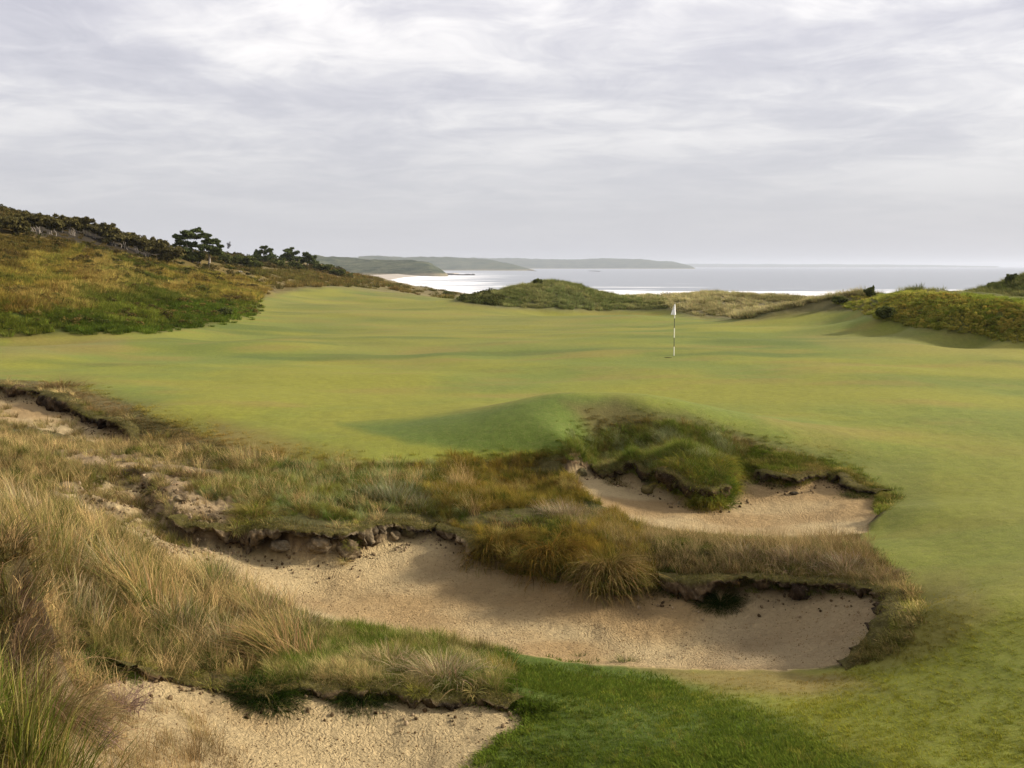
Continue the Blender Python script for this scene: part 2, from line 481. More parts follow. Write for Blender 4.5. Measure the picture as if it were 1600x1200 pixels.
# mown grass
FG = alb((148, 148, 52)); fc = np.zeros_like(CMAP); fc[:] = FG
def fb(m, c):
    global fc
    fc = fc * (1 - m[..., None]) + alb(c) * m[..., None]
fb(sstep(-.25, .5, n2) * .75, (118, 134, 56))
fb(sstep(0.0, .55, n4) * .5, (154, 150, 72))
fb(sstep(.1, .5, fbm(GX / 16 + 9, GY / 5.5, 59, 4)) * .65, (104, 122, 48))
fb(sstep(.0, .6, fbm(GX / 4 + 9, GY / 1.6, 60, 4)) * .55, (154, 136, 66))
fb(sstep(.1, .55, fbm(GX / 9 + 3, GY / 3.2, 62, 4)) * .75 * sstep(35, 50, RR), (96, 114, 44))
fb(region([(1330, 730), (1650, 640), (2500, 700), (2500, 1100), (1560, 1100), (1450, 1000), (1420, 900), (1380, 850)], 60) * .7, (132, 136, 52))
fb(region([(530, 662), (650, 654), (750, 640), (820, 624), (880, 614), (940, 618), (1000, 631), (1080, 654), (1180, 682), (1300, 712), (1200, 730), (900, 705), (760, 706), (640, 692)], 9, .4, rmax=29.3) * .95, (102, 120, 46))  # darker mound front: shade painted into the colour, along with longer fringe grass
fb(region([(880, 630), (960, 622), (1040, 642), (1180, 682), (1300, 712), (1200, 725), (1000, 720), (930, 690)], 16, .8, rmax=29.3) * .8, (118, 104, 62))
fb(region([(1200, 690), (1330, 700), (1450, 720), (1460, 790), (1400, 830), (1350, 790), (1330, 740)], 20) * .6, (112, 118, 50))
fb(region([(1400, 905), (1500, 900), (1560, 950), (1480, 1010), (1380, 1060), (1340, 1030)], 22) * .8, (136, 128, 62))
fb(region([(100, 590), (250, 640), (400, 690), (560, 715), (560, 740), (400, 730), (180, 660)], 22) * .7, (122, 110, 56))
fb(region([(330, 655), (480, 690), (450, 715), (340, 695)], 16) * .5, (140, 112, 60))
fb(region([(760, 1000), (1000, 1040), (1180, 1105), (1380, 1190), (1500, 1350), (500, 1350), (700, 1210), (790, 1130), (750, 1060)], 26) * .92, (88, 108, 38))
fb(region([(980, 1040), (1180, 1046), (1300, 1046), (1400, 1080), (1300, 1090), (1120, 1080)], 14) * .75, (150, 128, 78))
fb(region([(1350, 1050), (1650, 1000), (1700, 1300), (1450, 1250), (1280, 1120)], 50) * .5, (118, 130, 48))
fb(region([(560, 540), (900, 530), (1000, 480), (620, 462), (430, 455), (420, 500)], 40) * .35, (140, 134, 66))
fb(region([(0, 520), (200, 520), (180, 545), (0, 560)], 14) * .5, (148, 132, 76))
fb(region([(1230, 520), (1420, 515), (1600, 540), (1600, 556), (1300, 545)], 10) * .3, (156, 142, 74))
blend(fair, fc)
# hillsides and dunes
hill = region([(-900, 250), (0, 300), (130, 320), (270, 370), (400, 390), (560, 425), (600, 440), (470, 448), (400, 468), (402, 488), (330, 504), (250, 517), (0, 523), (-900, 530)], 8, .5, rmin=55)
blend(hill, alb((108, 94, 48)))
blend(hill * sstep(-.1, .35, n2), alb((132, 112, 56)))
blend(hill * region([(-200, 470), (200, 455), (400, 470), (400, 500), (200, 525), (-200, 530)], 14, rmin=55), alb((84, 98, 40)))
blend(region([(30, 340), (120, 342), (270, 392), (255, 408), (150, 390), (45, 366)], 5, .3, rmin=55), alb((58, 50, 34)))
blend(hill * region([(380, 425), (600, 436), (640, 450), (500, 452), (400, 455)], 8, rmin=100), alb((140, 124, 82)))
pale = region([(1030, 455), (1380, 455), (1340, 486), (1250, 490), (1180, 498), (1080, 490), (1030, 480)], 6, .3, rmin=80)
blend(pale, alb((156, 148, 112)))
mid = region([(710, 435), (1040, 455), (1040, 484), (900, 486), (780, 480), (710, 468)], 5, .3, rmin=90)
blend(mid, alb((124, 124, 84)))
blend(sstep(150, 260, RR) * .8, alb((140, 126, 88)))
rd = region([(1360, 455), (1650, 455), (1650, 535), (1500, 522), (1372, 500)], 6, .3, rmin=50, rmax=90)
blend(rd, alb((110, 112, 48)))
# shore sand where the land meets the sea
blend(sstep(-14.6, -15.3, Z) , alb((206, 186, 158)))
# sand
sc_ = np.zeros_like(CMAP); sc_[:] = lin((238, 211, 158)) / KL
nn = fbm(GX / 1.7, GY / 1.7, 61, 4)
sc_ = sc_ * (1 + 0.10 * nn[..., None])
t = (sstep(-.1, .5, fbm(GX / 2.6 + 4, GY / 1.6, 63, 3)) * .75)[..., None]
sc_ = sc_ * (1 - t) + (lin((202, 166, 112)) / KL) * t
t = (region([(1180, 900), (1420, 900), (1420, 1060), (1120, 1060), (1100, 1000)], 50) * .55)[..., None]  # shaded right end of the large bunker, painted greyer into the sand
sc_ = sc_ * (1 - t) + (lin((180, 158, 124)) / KL) * t
t = (region([(700, 830), (1000, 900), (1010, 960), (740, 950), (660, 900)], 26) * .5)[..., None]  # cast shadow of the ridge marram, painted into the sand colour
sc_ = sc_ * (1 - t) + (lin((150, 124, 84)) / KL) * t
soil = np.zeros_like(CMAP); soil[:] = lin((84, 66, 46)) / KL
tt = sstep(-.1, .4, fbm(GX * 2.2, GY * 2.2, 65, 3))[..., None]
soil = soil * (1 - tt) + lin((132, 112, 84)) / KL * tt
# litter and dark crumbs below the lips
lit = sstep(.25, .6, fbm(GX * 5, GY * 5, 67, 3)) * .15
sc_ = sc_ * (1 - lit[..., None]) + (lin((120, 96, 66)) / KL) * lit[..., None]
CMAP = CMAP * (1 - wallm[..., None]) + soil * wallm[..., None]
CMAP = CMAP * (1 - sandm[..., None]) + sc_ * sandm[..., None]
# eroded patch on the left bank: sand breaking through
er = region([(90, 700), (230, 705), (340, 750), (410, 820), (300, 870), (190, 850), (80, 770)], 22, 1.6) * sstep(-.42, -.02, n1 + n3 * .6)
er = np.maximum(er, region([(0, 1010), (180, 1060), (420, 1080), (420, 1300), (0, 1300)], 30, 1.5) * sstep(-.3, .3, n1) * .8)
er *= (1 - sandm)
CMAP = CMAP * (1 - er[..., None] * .85) + (lin((190, 164, 126)) / KL) * er[..., None] * .85

nr, nc = Z.shape
er2 = region([(110, 690), (250, 700), (360, 745), (420, 830), (300, 870), (190, 850), (80, 770)], 30, 1.0)
Z = Z + er2 * (.13 * fbm(GX * 2.1, GY * 2.1, 171, 4) + .05 * (1 - 2 * np.abs(fbm(GX * 5, GY * 5, 173, 3))) - .03)
dk = (er2 * sstep(.05, .45, fbm(GX * 2.6 + 3, GY * 2.6, 175, 3)))[..., None] * .7
CMAP = CMAP * (1 - dk) + alb((104, 84, 60)) * dk


def make_mesh(name, verts, faces, mat, smooth=True, parent=None, link=True):
    me = bpy.data.meshes.new(name)
    verts = np.ascontiguousarray(verts, np.float32); faces = np.ascontiguousarray(faces, np.int32)
    k = faces.shape[1]
    me.vertices.add(len(verts)); me.vertices.foreach_set('co', verts.ravel())
    me.loops.add(faces.size); me.loops.foreach_set('vertex_index', faces.ravel())
    me.polygons.add(len(faces)); me.polygons.foreach_set('loop_start', np.arange(0, faces.size, k, dtype=np.int32))
    if smooth:
        me.polygons.foreach_set('use_smooth', np.ones(len(faces), bool))
    if mat is not None:
        me.materials.append(mat)
    me.update(calc_edges=True)
    o = bpy.data.objects.new(name, me)
    if link:
        COL.objects.link(o)
    if parent is not None:
        o.parent = parent
    return o


def add_col(me, name, data):
    at = me.attributes.new(name, 'FLOAT_COLOR', 'POINT')
    d = np.ones((len(me.vertices), 4), np.float32); d[:, :3] = data
    at.data.foreach_set('color', d.ravel())


def tag(o, label=None, cat=None, group=None, kind=None):
    if label: o['label'] = label
    if cat: o['category'] = cat
    if group: o['group'] = group
    if kind: o['kind'] = kind
    return o


def new_mat(name):
    m = bpy.data.materials.new(name)
    m.use_nodes = True
    return m, NT(m.node_tree)


def ground_mat(name, kind):
    m, t = new_mat(name)
    geo = t.n('ShaderNodeNewGeometry').outputs['Position']
    base = t.n('ShaderNodeAttribute', attribute_name='cover').outputs['Color']
    if kind == 'turf':
        f1 = t.noise(geo, 26, 5, .65); f2 = t.noise(geo, 4.5, 5, .6); f3 = t.noise(geo, 110, 3, .6)
        v = t.math('ADD', t.math('MULTIPLY', f1, .55), t.math('ADD', t.math('MULTIPLY', f2, .5), t.math('MULTIPLY', f3, .35)))
        k = t.ramp(v, [(.42, .66), (.70, 1.0), (.98, 1.36)])
        c = t.mix(1.0, base, k, 'MULTIPLY')
        c = t.mix(t.ramp(t.noise(geo, 13, 4, .6), [(.5, 0.0), (.8, .35)]), c, (.20, .16, .06))
        hgt = t.math('ADD', t.math('MULTIPLY', f1, .6), t.math('MULTIPLY', f3, .25)); bs, bd = .5, .035
        hgt = t.math('ADD', hgt, t.math('MULTIPLY', f2, 1.2))
        rough = .85
    elif kind == 'sand':
        f1 = t.noise(geo, 12, 6, .66, 1.3); f2 = t.noise(geo, 70, 4, .65, .8); f3 = t.noise(geo, 3.2, 4, .55, .4)
        wv = t.n('ShaderNodeTexVoronoi', feature='SMOOTH_F1', ins={'Vector': geo, 'Scale': 9.0, 'Smoothness': .5})
        v = t.math('ADD', t.math('MULTIPLY', f1, .6), t.math('MULTIPLY', f2, .4))
        c = t.mix(1.0, base, t.ramp(v, [(.3, .66), (.47, 1.0), (.72, 1.14)]), 'MULTIPLY')
        c = t.mix(t.ramp(t.noise(geo, 38, 3, .7, 1.5), [(.62, 0.0), (.70, .55)]), c, (.13, .09, .05))
        hgt = t.math('ADD', t.math('MULTIPLY', f1, 1.3), t.math('ADD', t.math('MULTIPLY', f2, .22), t.math('MULTIPLY', wv.outputs['Distance'], .35)))
        hgt = t.math('ADD', hgt, t.math('MULTIPLY', f3, .8))
        rk = t.n('ShaderNodeTexWave', ins={'Vector': geo, 'Scale': 4.2, 'Distortion': 16.0, 'Detail': 4.0, 'Detail Scale': 1.6})
        hgt = t.math('ADD', hgt, t.math('MULTIPLY', t.math('MULTIPLY', rk.outputs['Fac'], t.ramp(t.noise(geo, .9, 3), [(.42, 0.0), (.6, 1.0)])), .26))
        bs, bd = 1.0, .11
        rough = .95
    else:
        f1 = t.noise(geo, 9, 6, .68); f2 = t.noise(geo, 45, 4, .65)
        v = t.math('ADD', t.math('MULTIPLY', f1, .6), t.math('MULTIPLY', f2, .4))
        c = t.mix(1.0, base, t.ramp(v, [(.3, .55), (.5, .95), (.75, 1.5)]), 'MULTIPLY')
        hgt = v; bs, bd = .8, .12
        rough = .95
    bmp = t.n('ShaderNodeBump', ins={'Strength': bs, 'Distance': bd, 'Height': hgt})
    p = t.n('ShaderNodeBsdfPrincipled', ins={'Base Color': c, 'Roughness': rough, 'Normal': bmp.outputs[0], 'Specular IOR Level': .15})
    t.n('ShaderNodeOutputMaterial', ins={0: p.outputs[0]})
    return m


M_turf = ground_mat('mown_turf', 'turf'); M_sand = ground_mat('bunker_sand', 'sand'); M_rough = ground_mat('dune_soil', 'rough')

idx = np.arange(nr * nc).reshape(nr, nc)
quads = np.stack([idx[:-1, :-1], idx[:-1, 1:], idx[1:, 1:], idx[1:, :-1]], -1).reshape(-1, 4)
qs = sandid[:-1, :-1].ravel()
qf = (fair[:-1, :-1].ravel() > .5)
verts = np.stack([GX.ravel(), GY.ravel(), Z.ravel() + CZ], 1)
cm = CMAP.reshape(-1, 3)


def submesh(name, sel, mat):
    q = quads[sel]
    u, inv = np.unique(q.ravel(), return_inverse=True)
    o = make_mesh(name, verts[u], inv.reshape(-1, 4)[:, ::-1], mat)
    add_col(o.data, 'cover', cm[u])
    o['kind'] = 'structure'
    return o


submesh('fairway', (qs == 0) & qf, M_turf)['label'] = 'rolling mown fairway and green running to the sea'
submesh('dune_ground', (qs == 0) & ~qf, M_rough)['label'] = 'sandy dune ground under the rough grasses'
for k, lab in enumerate(['large sand bunker in the middle foreground', 'smaller sand bunker cut into the mound', 'sand bunker at the lower left edge',
                         'small sand scrape under the turf edge far left']):
    submesh('sand_bunker', qs == k + 1, M_sand)['label'] = lab

# ------------------------------------------------------------------ sea
def sea_mat():
    m, t = new_mat('sea_water')
    geo = t.n('ShaderNodeNewGeometry').outputs['Position']
    mp = t.n('ShaderNodeMapping', ins={0: geo}); mp.inputs['Scale'].default_value = (.25, 1, 1)
    mp.inputs['Rotation'].default_value = (0, 0, R(-8))
    sw = t.noise(mp.outputs[0], .05, 5, .6, .3)
    fine = t.noise(mp.outputs[0], .5, 5, .65)
    sp = t.n('ShaderNodeSeparateXYZ', ins={0: geo})
    foamA = t.n('ShaderNodeAttribute', attribute_name='shore').outputs['Fac']
    mp2 = t.n('ShaderNodeMapping', ins={0: geo}); mp2.inputs['Scale'].default_value = (.0035, .03, 1)
    mp2.inputs['Rotation'].default_value = (0, 0, R(5))
    fn = t.noise(mp2.outputs[0], 1.0, 6, .62, .6)
    thr = t.math('ADD', fn, t.math('MULTIPLY', foamA, .30))
    fm = t.ramp(thr, [(.66, 0.0), (.74, 1.0)])
    bmp = t.n('ShaderNodeBump', ins={'Strength': .6, 'Distance': 1.6, 'Height': t.math('ADD', sw, t.math('MULTIPLY', fine, .25))})
    wat = t.n('ShaderNodeBsdfPrincipled', ins={'Base Color': (.20, .22, .25, 1), 'Roughness': .34, 'IOR': 1.33, 'Normal': bmp.outputs[0]})
    foam = t.n('ShaderNodeBsdfDiffuse', ins={0: (.80, .80, .80, 1)})
    mxx = t.n('ShaderNodeMixShader', ins={0: fm, 1: wat.outputs[0], 2: foam.outputs[0]})
    t.n('ShaderNodeOutputMaterial', ins={0: mxx.outputs[0]})
    return m


sa = np.linspace(R(-60), R(60), 240)
sr = np.exp(np.linspace(math.log(250), math.log(60000), 330))
SA, SR = np.meshgrid(sa, sr)
sx = SR * np.sin(SA); sy = SR * np.cos(SA)
swell = 0.25 * np.sin((sy + .12 * sx + 12 * fbm(sx / 120, sy / 200, 71, 2)) / 7.0) * (1 - sstep(900, 2000, SR))
si = np.arange(SA.size).reshape(SA.shape)
sq = np.stack([si[:-1, :-1], si[:-1, 1:], si[1:, 1:], si[1:, :-1]], -1).reshape(-1, 4)
sea = make_mesh('sea', np.stack([sx.ravel(), sy.ravel(), swell.ravel()], 1), sq[:, ::-1], sea_mat())
tag(sea, 'grey silver sea with white surf along the beach', kind='structure')
spx, spy = project(sx, sy, swell - CZ)
shore = (1 - sstep(540, 1000, SR)) * .95
leftbay = sstep(900, 600, spx) * sstep(421.5, 428, spy)
shore = np.maximum(shore, leftbay * .95)
at = sea.data.attributes.new('shore', 'FLOAT', 'POINT'); at.data.foreach_set('value', shore.astype(np.float32).ravel())

# seabed keeps the far floor closed below the water
M_far = {}


def forest_mat(name, c1, c2, sc=.02):
    m, t = new_mat(name)
    geo = t.n('ShaderNodeNewGeometry').outputs['Position']
    f = t.noise(geo, sc, 6, .65)
    f2 = t.noise(geo, sc * .22, 4, .6)
    c = t.mix(t.ramp(f, [(.4, 0.0), (.6, 1.0)]), c1, c2)
    sp = t.n('ShaderNodeSeparateXYZ', ins={0: geo})
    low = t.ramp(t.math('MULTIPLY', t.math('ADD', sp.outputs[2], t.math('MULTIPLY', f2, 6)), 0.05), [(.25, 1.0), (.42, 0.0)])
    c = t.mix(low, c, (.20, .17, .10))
    bmp = t.n('ShaderNodeBump', ins={'Strength': 1, 'Distance': 9, 'Height': f})
    p = t.n('ShaderNodeBsdfDiffuse', ins={0: c, 'Normal': bmp.outputs[0]})
    t.n('ShaderNodeOutputMaterial', ins={0: p.outputs[0]})
    return m


def headland(name, prof, depth, label, mat, seed, back=0.35, nx=260, ny=60):
    """prof: (px, py_top, distance, front slope length) along the ridge; rises out of the sea"""
    prof = np.array(prof, float)
    pxs = np.linspace(prof[0, 0], prof[-1, 0], nx)
    top = np.interp(pxs, prof[:, 0], prof[:, 1]); dist = np.interp(pxs, prof[:, 0], prof[:, 2])
    V = []
    for i in range(nx):
        x, y, z = D(pxs[i], top[i], dist[i])
        h = z + CZ
        u = np.array([x, y]) / math.hypot(x, y)
        for j in range(ny):
            s = j / (ny - 1)            # 0 front .. 1 back
            off = (s - .45) * depth
            prf = math.sin(math.pi * min(1, s / .9)) ** .75 if s < .9 else 0
            V.append((x + u[0] * off, y + u[1] * off, h * prf, s))
    V = np.array(V)
    nzz = fbm(V[:, 0] / (depth * .11), V[:, 1] / (depth * .11), seed, 4) * .22 + fbm(V[:, 0] / 22, V[:, 1] / 22, seed + 5, 3) * .05
    V[:, 2] = V[:, 2] * (1 + nzz * (1 - np.abs(V[:, 3] - .45))) - 1.2
    ii = np.arange(nx * ny).reshape(nx, ny)
    q = np.stack([ii[:-1, :-1], ii[1:, :-1], ii[1:, 1:], ii[:-1, 1:]], -1).reshape(-1, 4)
    o = make_mesh(name, V[:, :3], q, mat)
    tag(o, label, kind='structure')
    return o


MF1 = forest_mat('coastal_forest', (.022, .034, .016), (.075, .082, .042), .03)
MF2 = forest_mat('far_forest', (.04, .055, .03), (.08, .09, .05), .015)
headland('headland', [(380, 404, 2250), (470, 401.5, 2250), (540, 402, 2250), (600, 404.5, 2200), (640, 406, 2150), (670, 411, 2080), (688, 420, 2030), (700, 428, 2010)], 700, 'dark wooded headland ending at the beach, nearest of the far hills', MF1, 81)
headland('headland', [(560, 402, 4700), (680, 402, 4700), (760, 406, 4650), (800, 412, 4600), (825, 419, 4560), (835, 421.5, 4550)], 1300, 'second wooded headland behind the nearest one', MF2, 83)
headland('headland', [(500, 403, 8300), (700, 403, 8300), (860, 404.5, 8200), (940, 403.5, 8100), (1000, 405, 8000), (1050, 409, 7950), (1078, 414.5, 7900), (1086, 418.5, 7900)], 2200, 'long pale blue headland reaching furthest into the sea', MF2, 85)
headland('far_coast', [(900, 412, 16000), (1150, 412.6, 16000), (1350, 413.0, 16500), (1480, 414.4, 17000), (1560, 416, 17000)], 3000, 'thin faint strip of land on the sea horizon', MF2, 87)

# beach in the bay
m, t = new_mat('wet_beach')
geo = t.n('ShaderNodeNewGeometry').outputs['Position']
c = t.mix(t.ramp(t.noise(geo, .02, 4), [(.35, 0.0), (.65, 1.0)]), lin((214, 200, 178)) / KL, lin((190, 174, 152)) / KL)
p = t.n('ShaderNodeBsdfPrincipled', ins={'Base Color': c, 'Roughness': .6})
t.n('ShaderNodeOutputMaterial', ins={0: p.outputs[0]})
bl = [(540, 436), (590, 437), (615, 438), (640, 443), (690, 452), (740, 458)]
inner = [(x - 30 if i < 3 else x, y + 1, ) for i, (x, y) in enumerate(bl)]
outer = [P(720, 427.4, -15.9), P(700, 428.6, -15.9), P(670, 430.5, -15.9), P(640, 433.2, -15.9), P(622, 436.5, -15.9), P(640, 443, -15.9), P(690, 452, -15.9)]
inn = [P(700, 426.4, -13.2), P(660, 427.4, -13.2), P(620, 428.2, -13.2), P(570, 430.0, -13.2), P(520, 436, -13.4), P(520, 448, -13.8), P(560, 462, -14.2)]
V = []; NB = 14; seg = 12
for i in range(len(outer) - 1):
    for k in range(seg):
        f = k / seg
        a = np.array(outer[i]) * (1 - f) + np.array(outer[i + 1]) * f
        b = np.array(inn[i]) * (1 - f) + np.array(inn[i + 1]) * f
        for jn in range(NB):
            g = jn / (NB - 1)
            pnt = a * (1 - g) + b * g
            pnt[2] += CZ - 1.0 * (1 - min(1, g * 6)) + .25 * math.sin(g * 5 + i)
            V.append(pnt)
V = np.array(V); ii = np.arange(len(V)).reshape(-1, NB)
q = np.stack([ii[:-1, :-1], ii[1:, :-1], ii[1:, 1:], ii[:-1, 1:]], -1).reshape(-1, 4)
tag(make_mesh('beach', V, q, m), 'pale sand beach curving round the bay', kind='structure')

# low rock shelf off the headland
m, t = new_mat('dark_rock')
geo = t.n('ShaderNodeNewGeometry').outputs['Position']
c = t.mix(t.noise(geo, .2, 5), (.03, .028, .026), (.09, .08, .07))
t.n('ShaderNodeOutputMaterial', ins={0: t.n('ShaderNodeBsdfDiffuse', ins={0: c}).outputs[0]})
M_rock = m


def rock_shelf(px0, px1, py, wdt, hgt, label, seed):
    a = np.array(P(px0, py, -16)); b = np.array(P(px1, py + 1.0, -16))
    n = 60; mm = 12; V = []
    for i in range(n):
        f = i / (n - 1)
        c0 = a * (1 - f) + b * f
        u = c0[:2] / np.linalg.norm(c0[:2])
        wv = wdt * (math.sin(math.pi * min(1, max(0, f * .98 + .01))) ** .5) * (.7 + .6 * random.random())
        for j in range(mm):
            g = j / (mm - 1)
            off = (g - .5) * wv
            V.append((c0[0] + u[0] * off, c0[1] + u[1] * off, -0.8 + (hgt + .8) * math.sin(math.pi * g) ** .5 * (.6 + .5 * vnoise(np.array([i * .35 + seed]), np.array([j * .6]), seed)[0])))
    ii = np.arange(n * mm).reshape(n, mm)
    q = np.stack([ii[:-1, :-1], ii[1:, :-1], ii[1:, 1:], ii[:-1, 1:]], -1).reshape(-1, 4)
    o = make_mesh('rock_shelf', np.array(V), q, M_rock)
    tag(o, label, 'rock')


rock_shelf(672, 742, 429.0, 130, 2.4, 'long dark rock shelf running out from the nearest headland into the surf', 3)
rock_shelf(920, 938, 423.4, 60, 1.6, 'small dark reef lying alone in the bay', 5)
rock_shelf(824, 838, 422.8, 60, 1.6, 'dark rocks at the tip of the second headland', 6)

# haze: one closed box of thin even air
hb = bpy.data.meshes.new('haze')
X0, X1, Y0, Y1, Z0, Z1 = -24000, 24000, -400, 26000, -8, 95
vv = [(x, y, z) for z in (Z0, Z1) for x, y in ((X0, Y0), (X1, Y0), (X1, Y1), (X0, Y1))]
hb.from_pydata(vv, [], [(0, 3, 2, 1), (4, 5, 6, 7), (0, 1, 5, 4), (1, 2, 6, 5), (2, 3, 7, 6), (3, 0, 4, 7)])
ho = bpy.data.objects.new('haze', hb); COL.objects.link(ho)
m = bpy.data.materials.new('thin_haze'); m.use_nodes = True
t = NT(m.node_tree)
vol = t.n('ShaderNodeVolumePrincipled', ins={'Color': (.60, .64, .72, 1), 'Density': 0.00009, 'Anisotropy': 0.2})
out = t.n('ShaderNodeOutputMaterial'); t.l(vol.outputs[0], out.inputs['Volume'])
hb.materials.append(m)
tag(ho, 'thin pale sea haze over the whole coast', kind='stuff')

# ------------------------------------------------------------------ plants: blades
def blade_mat(name, inst):
    m, t = new_mat(name)
    tint = t.n('ShaderNodeAttribute', attribute_name='tint').outputs['Color']
    if inst:
        g = t.n('ShaderNodeAttribute', attribute_name='gcol', attribute_type='INSTANCER').outputs['Color']
        c = t.mix(1.0, tint, g, 'MULTIPLY')
    else:
        c = tint
    d = t.n('ShaderNodeBsdfDiffuse', ins={0: c})
    tr = t.n('ShaderNodeBsdfTranslucent', ins={0: c})
    mxx = t.n('ShaderNodeMixShader', ins={0: .28, 1: d.outputs[0], 2: tr.outputs[0]})
    t.n('ShaderNodeOutputMaterial', ins={0: mxx.outputs[0]})
    return m


M_binst = blade_mat('grass_blades', True); M_blade = blade_mat('tussock_blades', False)


def blades(n, base, az, tilt, length, droop, width, K=4, side=None, wob=0.0):
    """arrays -> verts (n*(2K+1)), tris"""
    V = np.zeros((n, 2 * K + 1, 3)); pos = base.copy()
    sideA = az + math.pi / 2
    sx_ = np.cos(sideA); sy_ = np.sin(sideA)
    face = rng.normal(0, .5, n)
    for k in range(K + 1):
        f = k / K
        wd = width * (1 - f ** 1.6) * .5
        if k < K:
            V[:, 2 * k, 0] = pos[:, 0] - sx_ * wd; V[:, 2 * k, 1] = pos[:, 1] - sy_ * wd; V[:, 2 * k, 2] = pos[:, 2] - face * wd * .6
            V[:, 2 * k + 1, 0] = pos[:, 0] + sx_ * wd; V[:, 2 * k + 1, 1] = pos[:, 1] + sy_ * wd; V[:, 2 * k + 1, 2] = pos[:, 2] + face * wd * .6
        else:
            V[:, 2 * k] = pos
        th = tilt + droop * ((k + .5) / K) ** 1.4
        a2 = az + (wob * rng.normal(0, 1, n) if wob else 0)
        st = length / K
        pos = pos + np.stack([np.cos(a2) * np.sin(th) * st, np.sin(a2) * np.sin(th) * st, np.cos(th) * st], 1)
    tr = []
    for k in range(K - 1):
        a = 2 * k
        tr += [(a, a + 1, a + 3), (a, a + 3, a + 2)]
    a = 2 * (K - 1); tr.append((a, a + 1, a + 2))
    tr = np.array(tr)
    Fc = (tr[None] + (np.arange(n) * (2 * K + 1))[:, None, None]).reshape(-1, 3)
    return V.reshape(-1, 3), Fc


def tints(n, K, straw=.3, var=.25, tipstraw=.35):
    g = np.array([.80, 1.0, .62]); s = np.array([1.5, 1.3, 1.08])
    f = (rng.random(n) < straw).astype(float) * rng.uniform(.5, 1, n) + rng.uniform(0, .3, n)
    f = np.clip(f, 0, 1)
    lv = np.repeat(np.arange(K + 1) / K, 2)[:2 * K + 1]
    ff = np.clip(f[:, None] + tipstraw * lv[None] ** 2, 0, 1)
    c = g + (s - g) * ff[..., None]
    return (c * (1 + var * rng.normal(0, 1, n))[:, None, None].clip(.4, 1.8)).reshape(-1, 3)


def proto(name, n, rad, L, tilt, droop, width, straw, lean=0, K=4, wob=.22, var=.3):
    r = rad * np.sqrt(rng.random(n)); a0 = rng.uniform(0, 2 * math.pi, n)
    base = np.stack([r * np.cos(a0), r * np.sin(a0), np.full(n, -.03)], 1)
    az = a0 + rng.normal(0, .7, n)
    # wind: the blades lean over to the left (-x)
    if lean:
        vx = np.cos(az) - lean; vy = np.sin(az); az = np.arctan2(vy, vx)
    V, Fc = blades(n, base, az, np.abs(rng.normal(tilt, tilt * .5, n)), L * rng.uniform(.45, 1, n), rng.uniform(.5, 1.2, n) * droop, width * rng.uniform(.7, 1.3, n), K, wob=wob)
    o = make_mesh(name, V, Fc, M_binst, smooth=False, link=False)
    add_col(o.data, 'tint', tints(n, K, straw, var))
    return o


def leaf_proto(name, n, rx, rz, size, lump=5, var=.3, ofs=0):
    """low heath clump: small leaf faces spread through an uneven dome"""
    pts = []
    lumps = [(rng.uniform(-rx * .6, rx * .6), rng.uniform(-rx * .6, rx * .6), rng.uniform(.25, .65) * rz, rng.uniform(.45, .8)) for _ in range(lump)]
    k = rng.integers(0, lump, n)
    d = rng.normal(0, 1, (n, 3)); d /= np.linalg.norm(d, axis=1)[:, None]
    rr = rng.uniform(.75, 1.08, n)
    Lp = np.array(lumps)[k]
    c = np.stack([Lp[:, 0] + d[:, 0] * rr * rx * .55 * Lp[:, 3], Lp[:, 1] + d[:, 1] * rr * rx * .55 * Lp[:, 3], Lp[:, 2] + d[:, 2] * rr * rz * .6 * Lp[:, 3]], 1)
    c[:, 2] = np.abs(c[:, 2])
    u = rng.normal(0, 1, (n, 3)) ; u -= (u * d).sum(1)[:, None] * d * .6; u /= np.linalg.norm(u, axis=1)[:, None]
    v_ = np.cross(u, rng.normal(0, 1, (n, 3))); v_ /= np.linalg.norm(v_, axis=1)[:, None]
    sz = size * rng.uniform(.6, 1.5, n)[:, None]
    V = np.stack([c - u * sz, c + v_ * sz * .5, c + u * sz, c - v_ * sz * .5], 1).reshape(-1, 3)
    Fc = np.arange(n * 4).reshape(n, 4)
    o = make_mesh(name, V, Fc, M_binst, smooth=False, link=False)
    tt = (1 + var * rng.normal(0, 1, n)).clip(.4, 1.9)
    tc_ = np.stack([tt * (1 + .15 * rng.normal(0, 1, n)), tt, tt * .9], 1)
    add_col(o.data, 'tint', np.repeat(tc_, 4, 0))
    return o


def collection_of(name, objs):
    c = bpy.data.collections.new(name)
    for o in objs:
        c.objects.link(o)
    return c


LONG = collection_of('long_grass', [proto('long_grass_a', 110, .16, .85, .35, 1.25, .008, .45, .7, 5), proto('long_grass_b', 110, .20, .75, .45, 1.4, .008, .55, .9, 5), proto('long_grass_c', 90, .14, .95, .25, 1.1, .008, .35, .6, 5)])
MIDG = collection_of('mid_grass', [proto('mid_grass_a', 80, .12, .36, .45, 1.0, .007, .4, .4), proto('mid_grass_b', 80, .14, .30, .55, 1.2, .007, .55, .6), proto('mid_grass_c', 70, .10, .42, .35, 1.0, .006, .3, .3)])
WISP = collection_of('wispy_grass', [proto('wispy_grass_a', 34, .10, .42, .3, .9, .0045, .8, .4), proto('wispy_grass_b', 26, .07, .34, .35, .8, .0045, .7, .3), proto('wispy_grass_c', 30, .12, .5, .3, 1.1, .0045, .9, .5)])
LOWG = collection_of('low_grass', [proto('low_grass_a', 90, .12, .14, .6, .9, .007, .2, 0, 3), proto('low_grass_b', 90, .12, .11, .7, .9, .007, .3, 0, 3)])
